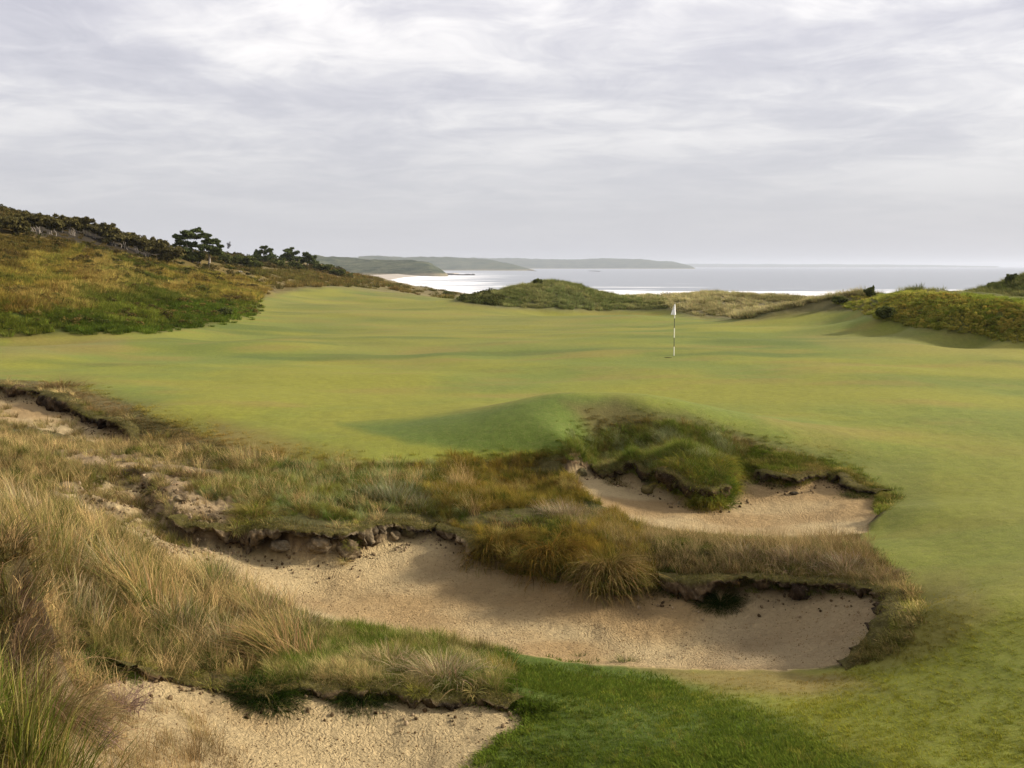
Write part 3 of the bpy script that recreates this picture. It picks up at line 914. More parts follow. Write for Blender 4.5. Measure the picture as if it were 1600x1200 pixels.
TURFG = collection_of('turf_grass', [proto('turf_grass_a', 110, .12, .045, .85, .6, .006, .04, 0, 2, var=.12), proto('turf_grass_b', 110, .12, .038, .9, .6, .006, .06, 0, 2, var=.12)])
HANG = collection_of('hanging_grass', [proto('hanging_grass_a', 90, .10, .38, .8, 2.0, .007, .45, 0, 5), proto('hanging_grass_b', 90, .12, .30, .7, 1.9, .007, .6, 0, 5)])
HEATH = collection_of('heath_clump', [leaf_proto('heath_clump_a', 420, .6, .42, .05), leaf_proto('heath_clump_b', 420, .6, .34, .05, 6), leaf_proto('heath_clump_c', 420, .5, .55, .05, 4)])
DUNEG = collection_of('dune_clump', [proto('dune_clump_a', 170, .42, .5, .5, .9, .022, .35, .4, 3), proto('dune_clump_b', 170, .45, .42, .6, .9, .022, .45, .5, 3), proto('dune_clump_c', 150, .36, .6, .4, .8, .022, .3, .4, 3)])


def scatter(name, label, coll, P3, rot, scl, col, which=None):
    n = len(P3)
    me = bpy.data.meshes.new(name)
    me.vertices.add(n); me.vertices.foreach_set('co', np.ascontiguousarray(P3, np.float32).ravel())
    nco = len(coll.objects)
    if which is None:
        which = rng.integers(0, nco, n)
    for nm, ty, data, key in (('rot', 'FLOAT_VECTOR', rot, 'vector'), ('scl', 'FLOAT_VECTOR', scl, 'vector')):
        at = me.attributes.new(nm, ty, 'POINT'); at.data.foreach_set(key, np.ascontiguousarray(data, np.float32).ravel())
    at = me.attributes.new('pick', 'INT', 'POINT'); at.data.foreach_set('value', which.astype(np.int32))
    add_col(me, 'gcol', col)
    o = bpy.data.objects.new(name, me); COL.objects.link(o)
    ng = bpy.data.node_groups.new(name + '_spread', 'GeometryNodeTree')
    ng.interface.new_socket('Geometry', in_out='INPUT', socket_type='NodeSocketGeometry')
    ng.interface.new_socket('Geometry', in_out='OUTPUT', socket_type='NodeSocketGeometry')
    N = ng.nodes; L = ng.links
    gi = N.new('NodeGroupInput'); go = N.new('NodeGroupOutput')
    ci = N.new('GeometryNodeCollectionInfo'); ci.inputs['Collection'].default_value = coll
    ci.inputs['Separate Children'].default_value = True; ci.inputs['Reset Children'].default_value = True
    ip = N.new('GeometryNodeInstanceOnPoints'); ip.inputs['Pick Instance'].default_value = True

    def attr(nm, ty):
        a = N.new('GeometryNodeInputNamedAttribute'); a.data_type = ty; a.inputs['Name'].default_value = nm
        return a.outputs['Attribute']
    L.new(gi.outputs[0], ip.inputs['Points']); L.new(ci.outputs[0], ip.inputs['Instance'])
    L.new(attr('pick', 'INT'), ip.inputs['Instance Index'])
    e2r = N.new('FunctionNodeEulerToRotation'); L.new(attr('rot', 'FLOAT_VECTOR'), e2r.inputs[0])
    L.new(e2r.outputs[0], ip.inputs['Rotation']); L.new(attr('scl', 'FLOAT_VECTOR'), ip.inputs['Scale'])
    L.new(ip.outputs[0], go.inputs[0])
    md = o.modifiers.new('spread', 'NODES'); md.node_group = ng
    tag(o, label, kind='stuff')
    return o


def in_region(poly, n, rmin, rmax, jit=14, azlim=None):
    """random ground points whose place lies inside an outline drawn on the photograph"""
    poly = np.asarray(poly, float)
    u0, u1 = poly[:, 0].min() - 20, poly[:, 0].max() + 20
    a0 = math.atan((u0 - 800) / F); a1 = math.atan((u1 - 800) / F)
    if u0 < -100: a0 -= .1
    out = []
    tot = 0; tries = 0
    while tot < n and tries < 40:
        tries += 1
        a = rng.uniform(a0, a1, n * 2); l = rng.uniform(math.log(rmin), math.log(rmax), n * 2)
        x = np.exp(l) * np.sin(a); y = np.exp(l) * np.cos(a)
        g, sm, er_ = grid_lookup(x, y, [Z, sandm, er])
        px, py = project(x, y, g)
        k = poly_sd(poly, px + jit * rng.normal(0, .5, len(px)), py + jit * .6 * rng.normal(0, .5, len(px))) > 0
        out.append(np.stack([x, y, g + CZ, sm, px, py, er_], 1)[k]); tot += k.sum()
    return np.concatenate(out)[:n]


def palette(n, cols, x, y, scale, seed, var=.12, jn=.12):
    """choose among cover colours in soft patches"""
    cols = np.array([alb(c) for c in cols])
    v = (fbm((x + .35 * y) / scale, (y - .2 * x) / scale / 1.6, seed, 3) * 1.1 + .5 + rng.normal(0, jn, n)) * (len(cols) - 1)
    v = np.clip(v, 0, len(cols) - 1.001)
    i = v.astype(int); f = (v - i)[:, None]
    c = cols[i] * (1 - f) + cols[i + 1] * f
    return c * (1 + var * rng.normal(0, 1, (n, 1))).clip(.5, 1.6)


def grass_region(name, label, coll, poly, n, rmin, rmax, cols, scale=2.0, size=(.7, 1.2), seed=1, allow_sand=.35, patchy=0.0, tilt=.12, jit=14, cull_er=.35, hscale=1.0, follow=None, fade=None, jn=.12, hole=None):
    p = in_region(poly, n, rmin, rmax, jit)
    keep = (p[:, 3] < allow_sand) & ~((p[:, 6] > cull_er) & (rng.random(len(p)) < .93))
    if hole:
        keep &= poly_sd(np.array(hole, float), p[:, 4], p[:, 5]) < 0
    if patchy > 0:
        keep &= (fbm(p[:, 0] * 1.1, p[:, 1] * 1.1, seed + 77, 3) > rng.uniform(-1, 1, len(p)) * .3 - .6 + patchy)
    if fade:
        rr_ = np.hypot(p[:, 0], p[:, 1]); keep &= rng.random(len(p)) > sstep(fade[0], fade[1], rr_)
    p = p[keep]; n = len(p)
    cl = palette(n, cols, p[:, 0], p[:, 1], scale, seed, jn=jn)
    sf = 1.0 if not fade else 1 - .75 * sstep(fade[0], fade[1], np.hypot(p[:, 0], p[:, 1]))
    if follow:
        g3 = np.stack(grid_lookup(p[:, 0], p[:, 1], [CMAP[..., 0], CMAP[..., 1], CMAP[..., 2]]), 1)
        cl = g3 * np.array([follow * 1.15, follow, follow * 1.4]) * (1 + .12 * rng.normal(0, 1, (n, 1))).clip(.5, 1.6)
    rot = np.stack([rng.normal(0, tilt, n), rng.normal(0, tilt, n), rng.normal(0, .55, n)], 1)
    s = rng.uniform(*size, n) * (1 + .25 * fbm(p[:, 0] / 1.2, p[:, 1] / 1.2, seed + 5, 2))
    s = s * sf
    scl = np.stack([s, s, s * hscale], 1)
    return scatter(name, label, coll, p[:, :3] - [0, 0, .01], rot, scl, cl)


TAN = (204, 184, 138); STRAW = (188, 168, 124); OLIVE = (128, 126, 66); DKG = (84, 96, 42); BRN = (118, 96, 66); GLD = (164, 140, 66); SILV = (176, 180, 138); PURP = (132, 114, 84)
YG = (154, 156, 70); LUSH = (100, 124, 46); RUST = (138, 112, 62)

# foreground grasses
grass_region('bank_grass', 'brownish rough grass covering the left bank', MIDG, [(-300, 690), (0, 655), (110, 690), (240, 690), (330, 700), (420, 735), (420, 790), (330, 800), (260, 850), (200, 830), (-300, 830)], 4600, 11, 36,
             [PURP, TAN, OLIVE, BRN, STRAW, OLIVE, DKG], 1.2, (.35, .95), 101, patchy=.25, tilt=.3)
grass_region('marram_grass', 'long windblown marram grass on the near left dune', LONG, [(-400, 800), (0, 790), (130, 790), (260, 860), (380, 920), (470, 970), (450, 1030), (330, 1060), (200, 1040), (100, 1100), (-400, 1300)], 1000, 6.5, 22,
             [STRAW, OLIVE, (158, 142, 106), DKG, DKG, (140, 124, 92), OLIVE], .7, (.3, .75), 103, allow_sand=.9, tilt=.45, patchy=.35)
grass_region('shelf_grass', 'green and silver rough grass on the shelf behind the large bunker', MIDG, [(330, 735), (430, 722), (560, 732), (700, 728), (740, 800), (700, 815), (640, 800), (560, 812), (460, 800), (380, 790), (300, 770)], 3000, 17, 28,
             [OLIVE, SILV, LUSH, BRN, YG, SILV, DKG], .9, (.4, .8), 105, patchy=.2, tilt=.3)
grass_region('golden_grass', 'golden brown grass between the two bunkers', MIDG, [(640, 735), (720, 720), (860, 712), (905, 740), (960, 800), (1000, 830), (1020, 900), (960, 930), (860, 912), (760, 880), (730, 840), (700, 812)], 4600, 15.5, 28,
             [GLD, BRN, (176, 154, 80), DKG, GLD, RUST, (180, 160, 104)], .45, (.3, .9), 107, tilt=.4, patchy=.2, hole=[(700, 800), (880, 790), (960, 812), (900, 828), (800, 838), (710, 822)])
grass_region('mound_grass', 'ragged green grass hanging over the upper bunker', MIDG, [(880, 700), (950, 672), (1040, 660), (1130, 680), (1160, 700), (1150, 740), (1140, 790), (1090, 785), (1000, 750), (930, 725)], 4000, 20, 28,
             [(168, 172, 132), (140, 136, 74), (114, 134, 56), (146, 152, 80), (140, 116, 78), (160, 162, 112)], .45, (.2, .95), 109, tilt=.4, patchy=.15)
grass_region('rim_grass', 'short rough grass round the right rim of the upper bunker', LOWG, [(1130, 690), (1230, 708), (1330, 735), (1400, 775), (1370, 800), (1320, 770), (1200, 750), (1145, 735)], 1800, 18, 28,
             [(120, 134, 58), (140, 134, 74), (176, 156, 100), (108, 118, 52)], .6, (.7, 1.5), 111)
grass_region('island_grass', 'dry grey grass on the ridge between the two bunkers', MIDG, [(960, 812), (1150, 842), (1330, 842), (1400, 890), (1400, 925), (1300, 930), (1160, 925), (1010, 930), (970, 900)], 1500, 15, 24,
             [(160, 142, 104), PURP, (150, 128, 88), OLIVE, (168, 150, 112), BRN, DKG], .6, (.22, .6), 113, tilt=.35, patchy=.45)
grass_region('island_low_grass', 'low green grass under the dry ridge grass', LOWG, [(740, 830), (900, 800), (1000, 820), (1150, 842), (1330, 842), (1400, 890), (1400, 925), (1300, 930), (1160, 925), (1010, 930), (900, 925), (760, 880)], 2500, 15, 24,
             [OLIVE, DKG, BRN], .8, (.9, 1.6), 114)
grass_region('ridge_grass', 'green and straw grass on the ridge by the lower bunker', MIDG, [(420, 960), (560, 985), (680, 990), (770, 1010), (790, 1060), (780, 1095), (640, 1098), (550, 1090), (440, 1085), (380, 1020)], 2200, 11, 18,
             [LUSH, STRAW, OLIVE, LUSH, TAN], .7, (.4, .8), 115)
grass_region('ridge_low_grass', 'short green turf under the ridge grass', LOWG, [(420, 960), (560, 985), (680, 990), (790, 1010), (800, 1060), (800, 1105), (640, 1100), (550, 1090), (440, 1085), (380, 1020)], 2600, 11, 18,
             [LUSH, (70, 92, 30), OLIVE], .7, (.8, 1.5), 116)
grass_region('left_bank_low_grass', 'low brown litter grass under the left bank grasses', LOWG, [(-300, 640), (0, 655), (110, 690), (240, 690), (420, 735), (740, 800), (380, 800), (280, 880), (430, 970), (420, 1060), (100, 1130), (-300, 1300)], 6000, 7, 36,
             [BRN, OLIVE, PURP, DKG, STRAW], 1.0, (.6, 1.7), 117, patchy=.25)
grass_region('sparse_grass', 'sparse reddish wisps growing out of the lower bunker sand', WISP, [(0, 1060), (120, 1070), (240, 1090), (330, 1140), (380, 1180), (420, 1300), (0, 1300)], 520, 6.5, 14,
             [(150, 130, 96), STRAW, BRN, PURP], .6, (.4, .9), 119, allow_sand=2, cull_er=2)
grass_region('bank_wisps', 'pale seed stalks over the left bank', WISP, [(-200, 650), (420, 720), (720, 740), (760, 800), (420, 800), (300, 880), (480, 960), (420, 1050), (-200, 1200)], 1700, 7, 32,
             [TAN, (190, 168, 124), STRAW], 1.0, (.7, 1.5), 121, allow_sand=.9)
grass_region('island_wisps', 'pale bleached stalks along the bunker ridge', WISP, [(860, 800), (1000, 800), (1150, 842), (1340, 842), (1400, 890), (1400, 940), (1010, 900), (900, 830)], 800, 15, 24,
             [(170, 152, 114), (160, 146, 112), (150, 130, 92)], 1.0, (.5, 1.1), 123)
grass_region('right_rim_grass', 'tan grass fringe at the right end of the large bunker', LOWG, [(1370, 920), (1410, 900), (1450, 950), (1420, 1000), (1360, 1035), (1340, 1020), (1395, 965)], 500, 13, 19,
             [STRAW, OLIVE, TAN, YG], .5, (.7, 1.5), 125)
grass_region('apron_grass', 'rough fringe grass along the edge of the fairway', LOWG, [(-300, 574), (0, 588), (110, 602), (250, 655), (400, 700), (560, 722), (700, 722), (880, 700), (960, 670), (900, 715), (720, 735), (560, 738), (420, 735), (240, 690), (130, 640), (60, 600), (-300, 590)], 4300, 20, 42,
             [OLIVE, BRN, YG, (128, 112, 58)], 1.2, (.3, 1.0), 127, jit=30, follow=1.2)
grass_region('turf_blades', 'short lush turf blades on the near slope', TURFG, [(690, 1240), (755, 1178), (806, 1130), (790, 1040), (790, 1020), (960, 1042), (1150, 1060), (1400, 1040), (1440, 900), (1400, 800), (1700, 700), (1700, 1240)], 34000, 8.5, 24,
             [(88, 110, 34), (96, 118, 38), (84, 104, 34), (118, 124, 46)], .8, (.8, 1.3), 129, jit=6, follow=1.2, fade=(10.5, 20))
grass_region('turf_tufts', 'taller green tufts in the near turf', LOWG, [(690, 1240), (755, 1178), (806, 1130), (790, 1040), (900, 1040), (1050, 1070), (1250, 1150), (1400, 1240)], 900, 9, 16,
             [LUSH, (92, 112, 36), YG], .8, (.5, .9), 131, jit=6)
HOLE = [(30, 338), (120, 340), (275, 388), (258, 410), (150, 392), (45, 368)]
# hillside, far dunes
grass_region('hillside_heath', 'low bushy heath in ochre and green on the left hillside', HEATH, [(-400, 270), (0, 310), (130, 315), (270, 355), (400, 400), (480, 405), (560, 428), (420, 445), (395, 470), (400, 488), (330, 503), (250, 515), (0, 520), (-400, 525)], 7500, 60, 330,
             [(100, 90, 54), (134, 118, 66), (96, 104, 52), (150, 136, 74), (112, 96, 60), (92, 102, 50), (160, 142, 84), (84, 84, 46)], 13, (.35, 1.5), 133, jit=4, hscale=.6, jn=.05, patchy=.45, hole=HOLE)
grass_region('foot_grass', 'lush green growth along the foot of the hillside', DUNEG, [(-300, 478), (100, 470), (260, 462), (400, 470), (396, 490), (320, 505), (250, 516), (0, 521), (-300, 526)], 2600, 58, 110,
             [(112, 130, 54), (88, 104, 44), (140, 146, 68), (100, 116, 50)], 7, (.3, 1.1), 135, jit=12, jn=.05)
grass_region('hill_grass', 'golden dune grass across the left hillside', DUNEG, [(-300, 340), (0, 370), (150, 385), (300, 420), (400, 435), (430, 448), (395, 470), (300, 470), (0, 490), (-300, 490)], 11000, 62, 200,
             [(128, 112, 66), (196, 176, 98), (120, 122, 60), (176, 156, 84), (140, 118, 70), (200, 178, 110), (110, 116, 56)], 11, (.5, 1.3), 137, jit=4, patchy=.1, jn=.05, hole=HOLE)
grass_region('far_dune_grass', 'tan dune grass beyond the end of the fairway', DUNEG, [(390, 425), (480, 422), (560, 430), (620, 444), (720, 460), (700, 466), (600, 452), (520, 446), (430, 450)], 1500, 150, 420,
             [(150, 130, 84), (112, 108, 64), (136, 114, 72)], 14, (1.2, 2.2), 139, jit=2)
grass_region('middle_dune_grass', 'grey green marram covering the middle dune', DUNEG, [(715, 462), (760, 450), (800, 442), (840, 435), (900, 443), (1040, 468), (1040, 482), (900, 484), (790, 479), (720, 470)], 2600, 98, 128,
             [(150, 156, 112), (184, 180, 134), (126, 136, 88), (166, 166, 118)], 6, (.6, 1.1), 141, jit=2)
grass_region('dark_dune_scrub', 'dark low scrub on the left end of the middle dune', HEATH, [(718, 462), (770, 455), (790, 470), (780, 478), (725, 471)], 260, 98, 120,
             [(92, 98, 58), (108, 110, 64)], 6, (.5, 1.0), 142, jit=2)
grass_region('pale_dune_grass', 'pale straw marram on the low dunes before the sea', DUNEG, [(960, 462), (1030, 462), (1120, 455), (1230, 460), (1350, 456), (1380, 465), (1330, 484), (1250, 490), (1180, 499), (1090, 492), (1040, 482)], 3800, 78, 160,
             [(206, 198, 160), (176, 168, 128), (214, 202, 166), (150, 142, 106)], 6, (.6, 1.2), 143, jit=2)
grass_region('right_dune_heath', 'ochre and green heath covering the right dune', HEATH, [(1372, 478), (1390, 466), (1480, 462), (1550, 470), (1660, 490), (1660, 540), (1590, 532), (1500, 520), (1430, 508), (1380, 500)], 1700, 52, 74,
             [(196, 184, 88), (150, 158, 70), (206, 184, 90), (136, 148, 68)], 3, (.2, .5), 145, jit=4, patchy=.3)
grass_region('right_dune_grass', 'green marram over the top of the right dune', DUNEG, [(1290, 470), (1340, 460), (1400, 456), (1500, 458), (1570, 466), (1660, 480), (1660, 545), (1500, 524), (1380, 502), (1340, 486)], 3600, 52, 90,
             [(158, 170, 78), (200, 192, 108), (146, 158, 74), (190, 176, 96)], 4, (.2, .5), 147, jit=2)
grass_region('back_dune_grass', 'grey green grass on the dune rising at the right edge', DUNEG, [(1380, 475), (1420, 455), (1520, 452), (1570, 440), (1620, 424), (1720, 405), (1720, 500), (1600, 490), (1500, 475)], 2600, 74, 130,
             [(130, 140, 88), (160, 158, 108), (108, 116, 70)], 6, (.7, 1.3), 149, jit=2)

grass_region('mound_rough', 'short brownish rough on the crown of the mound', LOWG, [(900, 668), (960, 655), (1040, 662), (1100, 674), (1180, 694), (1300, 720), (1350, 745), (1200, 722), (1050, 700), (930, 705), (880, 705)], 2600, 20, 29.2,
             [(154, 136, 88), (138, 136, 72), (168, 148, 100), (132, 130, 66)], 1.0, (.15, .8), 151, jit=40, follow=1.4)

grass_region('scrape_grass', 'thin brown grass creeping over the far left sand scrape', MIDG, [(-200, 640), (0, 640), (80, 655), (150, 680), (230, 700), (150, 715), (-200, 700)], 700, 20, 42,
             [PURP, TAN, BRN, STRAW], 1.0, (.5, 1.1), 153, allow_sand=2, cull_er=2, patchy=.2)
grass_region('near_straw', 'few straw stalks scattered through the near turf', WISP, [(760, 1060), (960, 1050), (1150, 1070), (1400, 1150), (1500, 1240), (700, 1240), (806, 1130)], 260, 9, 15,
             [(120, 130, 60), (160, 146, 84)], .8, (.2, .4), 155)

grass_region('slope_tufts', 'thin tufts clinging to the eroded sandy slope of the left bank', MIDG, [(110, 750), (230, 745), (340, 830), (320, 880), (200, 860)], 420, 15, 26,
             [TAN, BRN, OLIVE, STRAW], .5, (.3, .8), 157, allow_sand=2, cull_er=2, patchy=.35)

grass_region('hillside_scrub', 'dark brown and green scrub patches below the crest trees', HEATH, [(-200, 345), (0, 350), (60, 366), (260, 408), (400, 414), (430, 440), (300, 442), (120, 425), (-200, 410)], 2300, 66, 260,
             [(72, 70, 42), (108, 92, 58), (70, 76, 40), (124, 106, 64), (84, 88, 48)], 9, (.5, 1.5), 161, patchy=.5, hscale=.75, jit=6)
grass_region('crest_understorey', 'sparse brown undergrowth between the pale crest trunks', DUNEG, HOLE, 500, 66, 260, [(96, 84, 58), (120, 104, 70)], 6, (.4, 1.0), 163)
grass_region('tongue_grass', 'green and yellow grass drooping down the tongue of the mound', HANG, [(1030, 725), (1140, 722), (1146, 775), (1120, 800), (1080, 795), (1050, 765)], 520, 20, 27, [(84, 104, 42), (112, 132, 56), (150, 146, 66), (170, 150, 64), (120, 128, 60)], .3, (.5, 1.5), 165, jit=8, allow_sand=.8)

grass_region('crest_scrub', 'low brown green scrub filling between the crest trees', HEATH, [(-100, 333), (30, 330), (130, 333), (200, 352), (270, 380), (400, 402), (540, 422), (540, 432), (400, 416), (270, 402), (200, 384), (120, 356), (0, 350), (-100, 350)], 2400, 90, 330,
             [(104, 96, 58), (80, 80, 46), (120, 106, 66), (90, 90, 50)], 9, (.6, 1.9), 167, jit=3)

grass_region('shelf_turf', 'short green strip between the golden slope and the ridge tussocks', LOWG, [(690, 798), (880, 786), (965, 810), (900, 832), (800, 840), (700, 824)], 420, 17, 26, [(120, 140, 60), (104, 120, 50), OLIVE], .5, (.4, .9), 171)
grass_region('wedge_blades', 'thick dark green grass blades in the bottom centre wedge', TURFG, [(690, 1240), (755, 1178), (806, 1130), (790, 1040), (880, 1034), (1000, 1060), (1180, 1112), (1300, 1160), (1440, 1240)], 13000, 8.5, 16,
             [(88, 110, 34), (90, 112, 36)], .8, (1.2, 2.1), 173, jit=16, follow=1.25)

# ------------------------------------------------------------------ things
def empty(name, loc, label, cat, group=None):
    o = bpy.data.objects.new(name, None); COL.objects.link(o)
    o.location = loc; o.empty_display_size = .2
    return tag(o, label, cat, group)


def local_mesh(name, V, Fc, mat, root, col=None, smooth=True):
    V = np.asarray(V, float)
    if root is not None:
        V = V - np.array(root.location)
    o = make_mesh(name, V, np.asarray(Fc), mat, smooth=smooth, parent=root)
    if col is not None:
        add_col(o.data, 'tint', col)
    return o


def tussock(label, px, py, rx, ry, L, n, tilt, droop, flow, flowk, green, straw, fs=.4, width=.007, name='grass_tussock', group=None, K=5, cat='grass tussock'):
    """a clump rooted on the ground seen at (px, py); flow = azimuth the blades are blown or hang towards"""
    x, y, z = on_ground(px, py)
    root = empty(name, (x, y, z + CZ), label, cat, group)
    u = np.array([x, y]) / math.hypot(x, y); sd_ = np.array([u[1], -u[0]])
    for part, frac, c, ll in (('green_blades', 1 - fs, green, 1.0), ('straw_blades', fs, straw, 1.12)):
        m_ = max(12, int(n * frac))
        q_ = rng.normal(0, .45, (m_, 2)).clip(-1, 1)
        bx = x + sd_[0] * q_[:, 0] * rx + u[0] * q_[:, 1] * ry
        by = y + sd_[1] * q_[:, 0] * rx + u[1] * q_[:, 1] * ry
        bz = grid_lookup(bx, by, [Z])[0] + CZ - .04
        az = np.arctan2(q_[:, 1] * u[1] * ry + q_[:, 0] * sd_[1] * rx, q_[:, 1] * u[0] * ry + q_[:, 0] * sd_[0] * rx) + rng.normal(0, .6, m_)
        vx = np.cos(az) * (1 - flowk) + math.cos(flow) * flowk; vy = np.sin(az) * (1 - flowk) + math.sin(flow) * flowk
        az = np.arctan2(vy, vx) + rng.normal(0, .16, m_)
        rad = np.hypot(q_[:, 0], q_[:, 1])
        V, Fc = blades(m_, np.stack([bx, by, bz], 1), az, np.abs(rng.normal(tilt, .22, m_)) * (.35 + rad), L * ll * rng.uniform(.4, 1, m_), droop * rng.uniform(.5, 1.25, m_), width * rng.uniform(.7, 1.3, m_), K, wob=.10)
        base = alb(c) * 1.15
        cc = base[None] * (1 + .28 * rng.normal(0, 1, (m_, 1))).clip(.35, 2) * np.array([1, 1, 1]) * (1 + .08 * rng.normal(0, 1, (m_, 3)))
        o = local_mesh(part, V, Fc, M_blade, root, np.repeat(np.abs(cc), 2 * K + 1, 0), smooth=False)
    return root


W_ = math.pi                   # the wind comes off the sea: blades blown to the left
DR = R(-50)                    # down and to the right
DN = R(-90)
tussock('dark green rounded tussock hanging over the back edge of the lower left bunker', 412, 1090, .40, .26, .38, 2600, .8, 1.6, DN, .25, (44, 62, 22), (110, 106, 56), .08)
tussock('round dark green tussock on the face below the bunker ridge', 1126, 942, .32, .22, .36, 2300, .8, 1.6, DN, .2, (42, 58, 20), (96, 92, 48), .07)
tussock('yellow green tussock drooping from the mound into the upper bunker', 1105, 776, .32, .22, .34, 1100, .7, 2.1, DN, .45, (150, 136, 44), (170, 140, 60), .4)
tussock('very dark green tussock overhanging the sand right of the rounded one on the near ridge', 560, 1094, .34, .2, .32, 1500, .8, 1.6, DN, .3, (46, 64, 24), (104, 100, 52), .1)
tussock('golden marram tussock at the left end of the bunker ridge', 780, 852, .62, .35, .62, 1500, .9, 1.8, DR, .5, (104, 94, 40), (142, 116, 54), .5, .008)
tussock('large golden brown marram tussock in the middle of the bunker ridge face', 868, 868, .62, .4, .70, 1900, .9, 1.9, DR, .5, (98, 84, 36), (140, 108, 48), .5, .008)
tussock('drooping marram tussock whose pale tips reach the bunker floor', 952, 892, .50, .35, .72, 1700, .8, 2.1, R(-65), .5, (102, 92, 42), (164, 138, 86), .5, .008)
tussock('silvery green upright tussock on the shelf behind the large bunker', 612, 778, .55, .3, .48, 700, .5, .8, W_, .3, (140, 148, 106), (176, 168, 128), .5)
tussock('silvery tussock leaning on the shelf, right of the upright one', 660, 792, .40, .25, .36, 450, .6, 1.0, DR, .3, (138, 142, 100), (176, 162, 118), .5)
tussock('yellow green tussock spilling over the eroded rim at the left of the large bunker', 395, 806, .45, .3, .5, 1100, .7, 1.8, R(-110), .4, (130, 132, 52), (168, 148, 84), .4)
tussock('pale tall tuft standing at the top of the left bank', 372, 722, .5, .35, .55, 500, .4, 1.0, W_, .5, (150, 138, 84), (192, 170, 114), .7)
tussock('small bright green tuft on the soil rim of the large bunker', 522, 812, .3, .18, .26, 500, .7, 1.4, DN, .3, (96, 118, 40), (136, 132, 64), .2)
tussock('huge straw coloured marram tussock at the left edge of the picture', 60, 880, .7, .6, 1.05, 1500, .6, 1.3, R(165), .5, (134, 128, 64), (186, 160, 104), .55, .008, K=6)
tussock('windswept marram tussock with long tan blades combed to the left', 225, 950, .6, .5, 1.0, 1700, .7, 1.3, R(150), .6, (126, 122, 60), (190, 160, 104), .55, .008, K=6)
tussock('tall pale marram tussock above the sandy side of the near dune', 330, 925, .5, .45, .8, 1300, .6, 1.2, R(160), .5, (120, 124, 66), (186, 164, 112), .5, .008, K=6)
tussock('long marram tussock rooted beside the dark green rounded tussock', 440, 1030, .5, .4, .95, 1500, .8, 1.3, R(150), .6, (112, 112, 56), (176, 146, 96), .55, .008, K=6)
tussock('marram tussock on the slope between the tall pale one and the ridge', 410, 965, .45, .35, .65, 900, .6, 1.2, R(160), .5, (120, 120, 60), (172, 150, 104), .55, .008, K=6)
tussock('reddish brown dry tussock arching over a dark hollow at the left edge', 25, 990, .5, .4, .85, 1200, .8, 1.6, R(-30), .4, (112, 96, 60), (160, 134, 96), .7, .008, K=6)
tussock('lush green tussock beneath the left marram', 135, 1045, .4, .3, .42, 1100, .8, 1.4, DN, .3, (78, 102, 36), (130, 124, 62), .2)
tussock('small olive tussock hanging at the tip of the lower bunker', 256, 1052, .24, .16, .3, 500, .8, 1.8, DN, .4, (104, 96, 44), (150, 128, 80), .4)
tussock('tall green reeds at the bottom left corner of the picture', 30, 1190, .5, .4, .8, 900, .3, .8, R(20), .2, (110, 118, 44), (160, 148, 84), .3, .009, K=6)
tussock('arching straw tussock just above the bottom left reeds', 95, 1130, .4, .3, .7, 800, .7, 1.5, R(0), .4, (120, 112, 62), (182, 152, 108), .7, .007, K=6)
tussock('bleached straw tussock on the ridge over the lower bunker', 690, 1062, .55, .3, .56, 1400, .7, 1.4, R(165), .3, (110, 110, 60), (186, 166, 124), .75)
tussock('bleached straw tussock left of its larger neighbour on the near ridge', 605, 1040, .45, .3, .46, 900, .7, 1.4, R(165), .3, (104, 108, 54), (178, 156, 112), .7)
tussock('thin yellow green tuft where the near turf meets the ridge', 782, 1056, .16, .16, .42, 260, .3, .7, W_, .2, (136, 132, 50), (168, 142, 66), .4)
tussock('small sparse green tuft growing alone on the front edge of the large bunker', 976, 1034, .16, .10, .24, 150, .6, .9, W_, .1, (110, 116, 62), (150, 140, 90), .3)
tussock('tiny green tuft left of the lone bunker edge tuft', 905, 1026, .12, .08, .15, 90, .6, .9, W_, .1, (96, 112, 52), (140, 130, 80), .2)
tussock('thin dark stalks standing behind the near turf corner', 750, 1018, .16, .12, .34, 110, .2, .4, W_, .1, (96, 88, 54), (120, 104, 70), .5, .006)
tussock('dark green tuft hanging at the right end of the upper bunker', 1338, 776, .40, .2, .26, 800, .8, 1.8, DN, .3, (76, 88, 36), (128, 118, 62), .2)
tussock('green tuft bulging over the back wall of the upper bunker', 1222, 750, .40, .18, .24, 700, .8, 1.9, DN, .4, (92, 106, 44), (136, 124, 66), .25)
tussock('silvery green tussock combed down the middle of the mound face', 1040, 722, .5, .3, .34, 700, .7, 1.6, DR, .5, (142, 152, 100), (180, 180, 140), .4)
tussock('lush green tussock just left of the drooping yellow one', 1082, 746, .36, .22, .30, 600, .7, 1.8, DR, .4, (112, 134, 54), (156, 156, 92), .25)
tussock('brownish tussock on the mound face above the soil lip', 975, 728, .45, .3, .34, 800, .7, 1.6, DR, .4, (126, 118, 62), (168, 148, 100), .5)
tussock('wispy grey tussock at the left end of the upper bunker', 880, 805, .55, .3, .45, 700, .5, 1.0, W_, .3, (132, 118, 78), (184, 164, 130), .75, .006)
tussock('dry grey tussock near the centre of the ridge crest', 1165, 872, .45, .3, .36, 700, .6, 1.3, W_, .2, (120, 108, 66), (178, 158, 122), .7)
tussock('dry grey tussock on the ridge above the dark soil overhang', 1240, 880, .45, .3, .40, 800, .6, 1.3, W_, .3, (124, 110, 70), (184, 162, 128), .7)
tussock('dry brown tussock at the right tip of the bunker ridge', 1378, 905, .36, .3, .34, 800, .7, 1.5, R(-20), .3, (116, 98, 60), (168, 144, 108), .7)
tussock('pale dry tussock second from the right tip of the ridge', 1318, 892, .45, .3, .42, 900, .6, 1.3, W_, .3, (124, 112, 72), (186, 164, 130), .7)
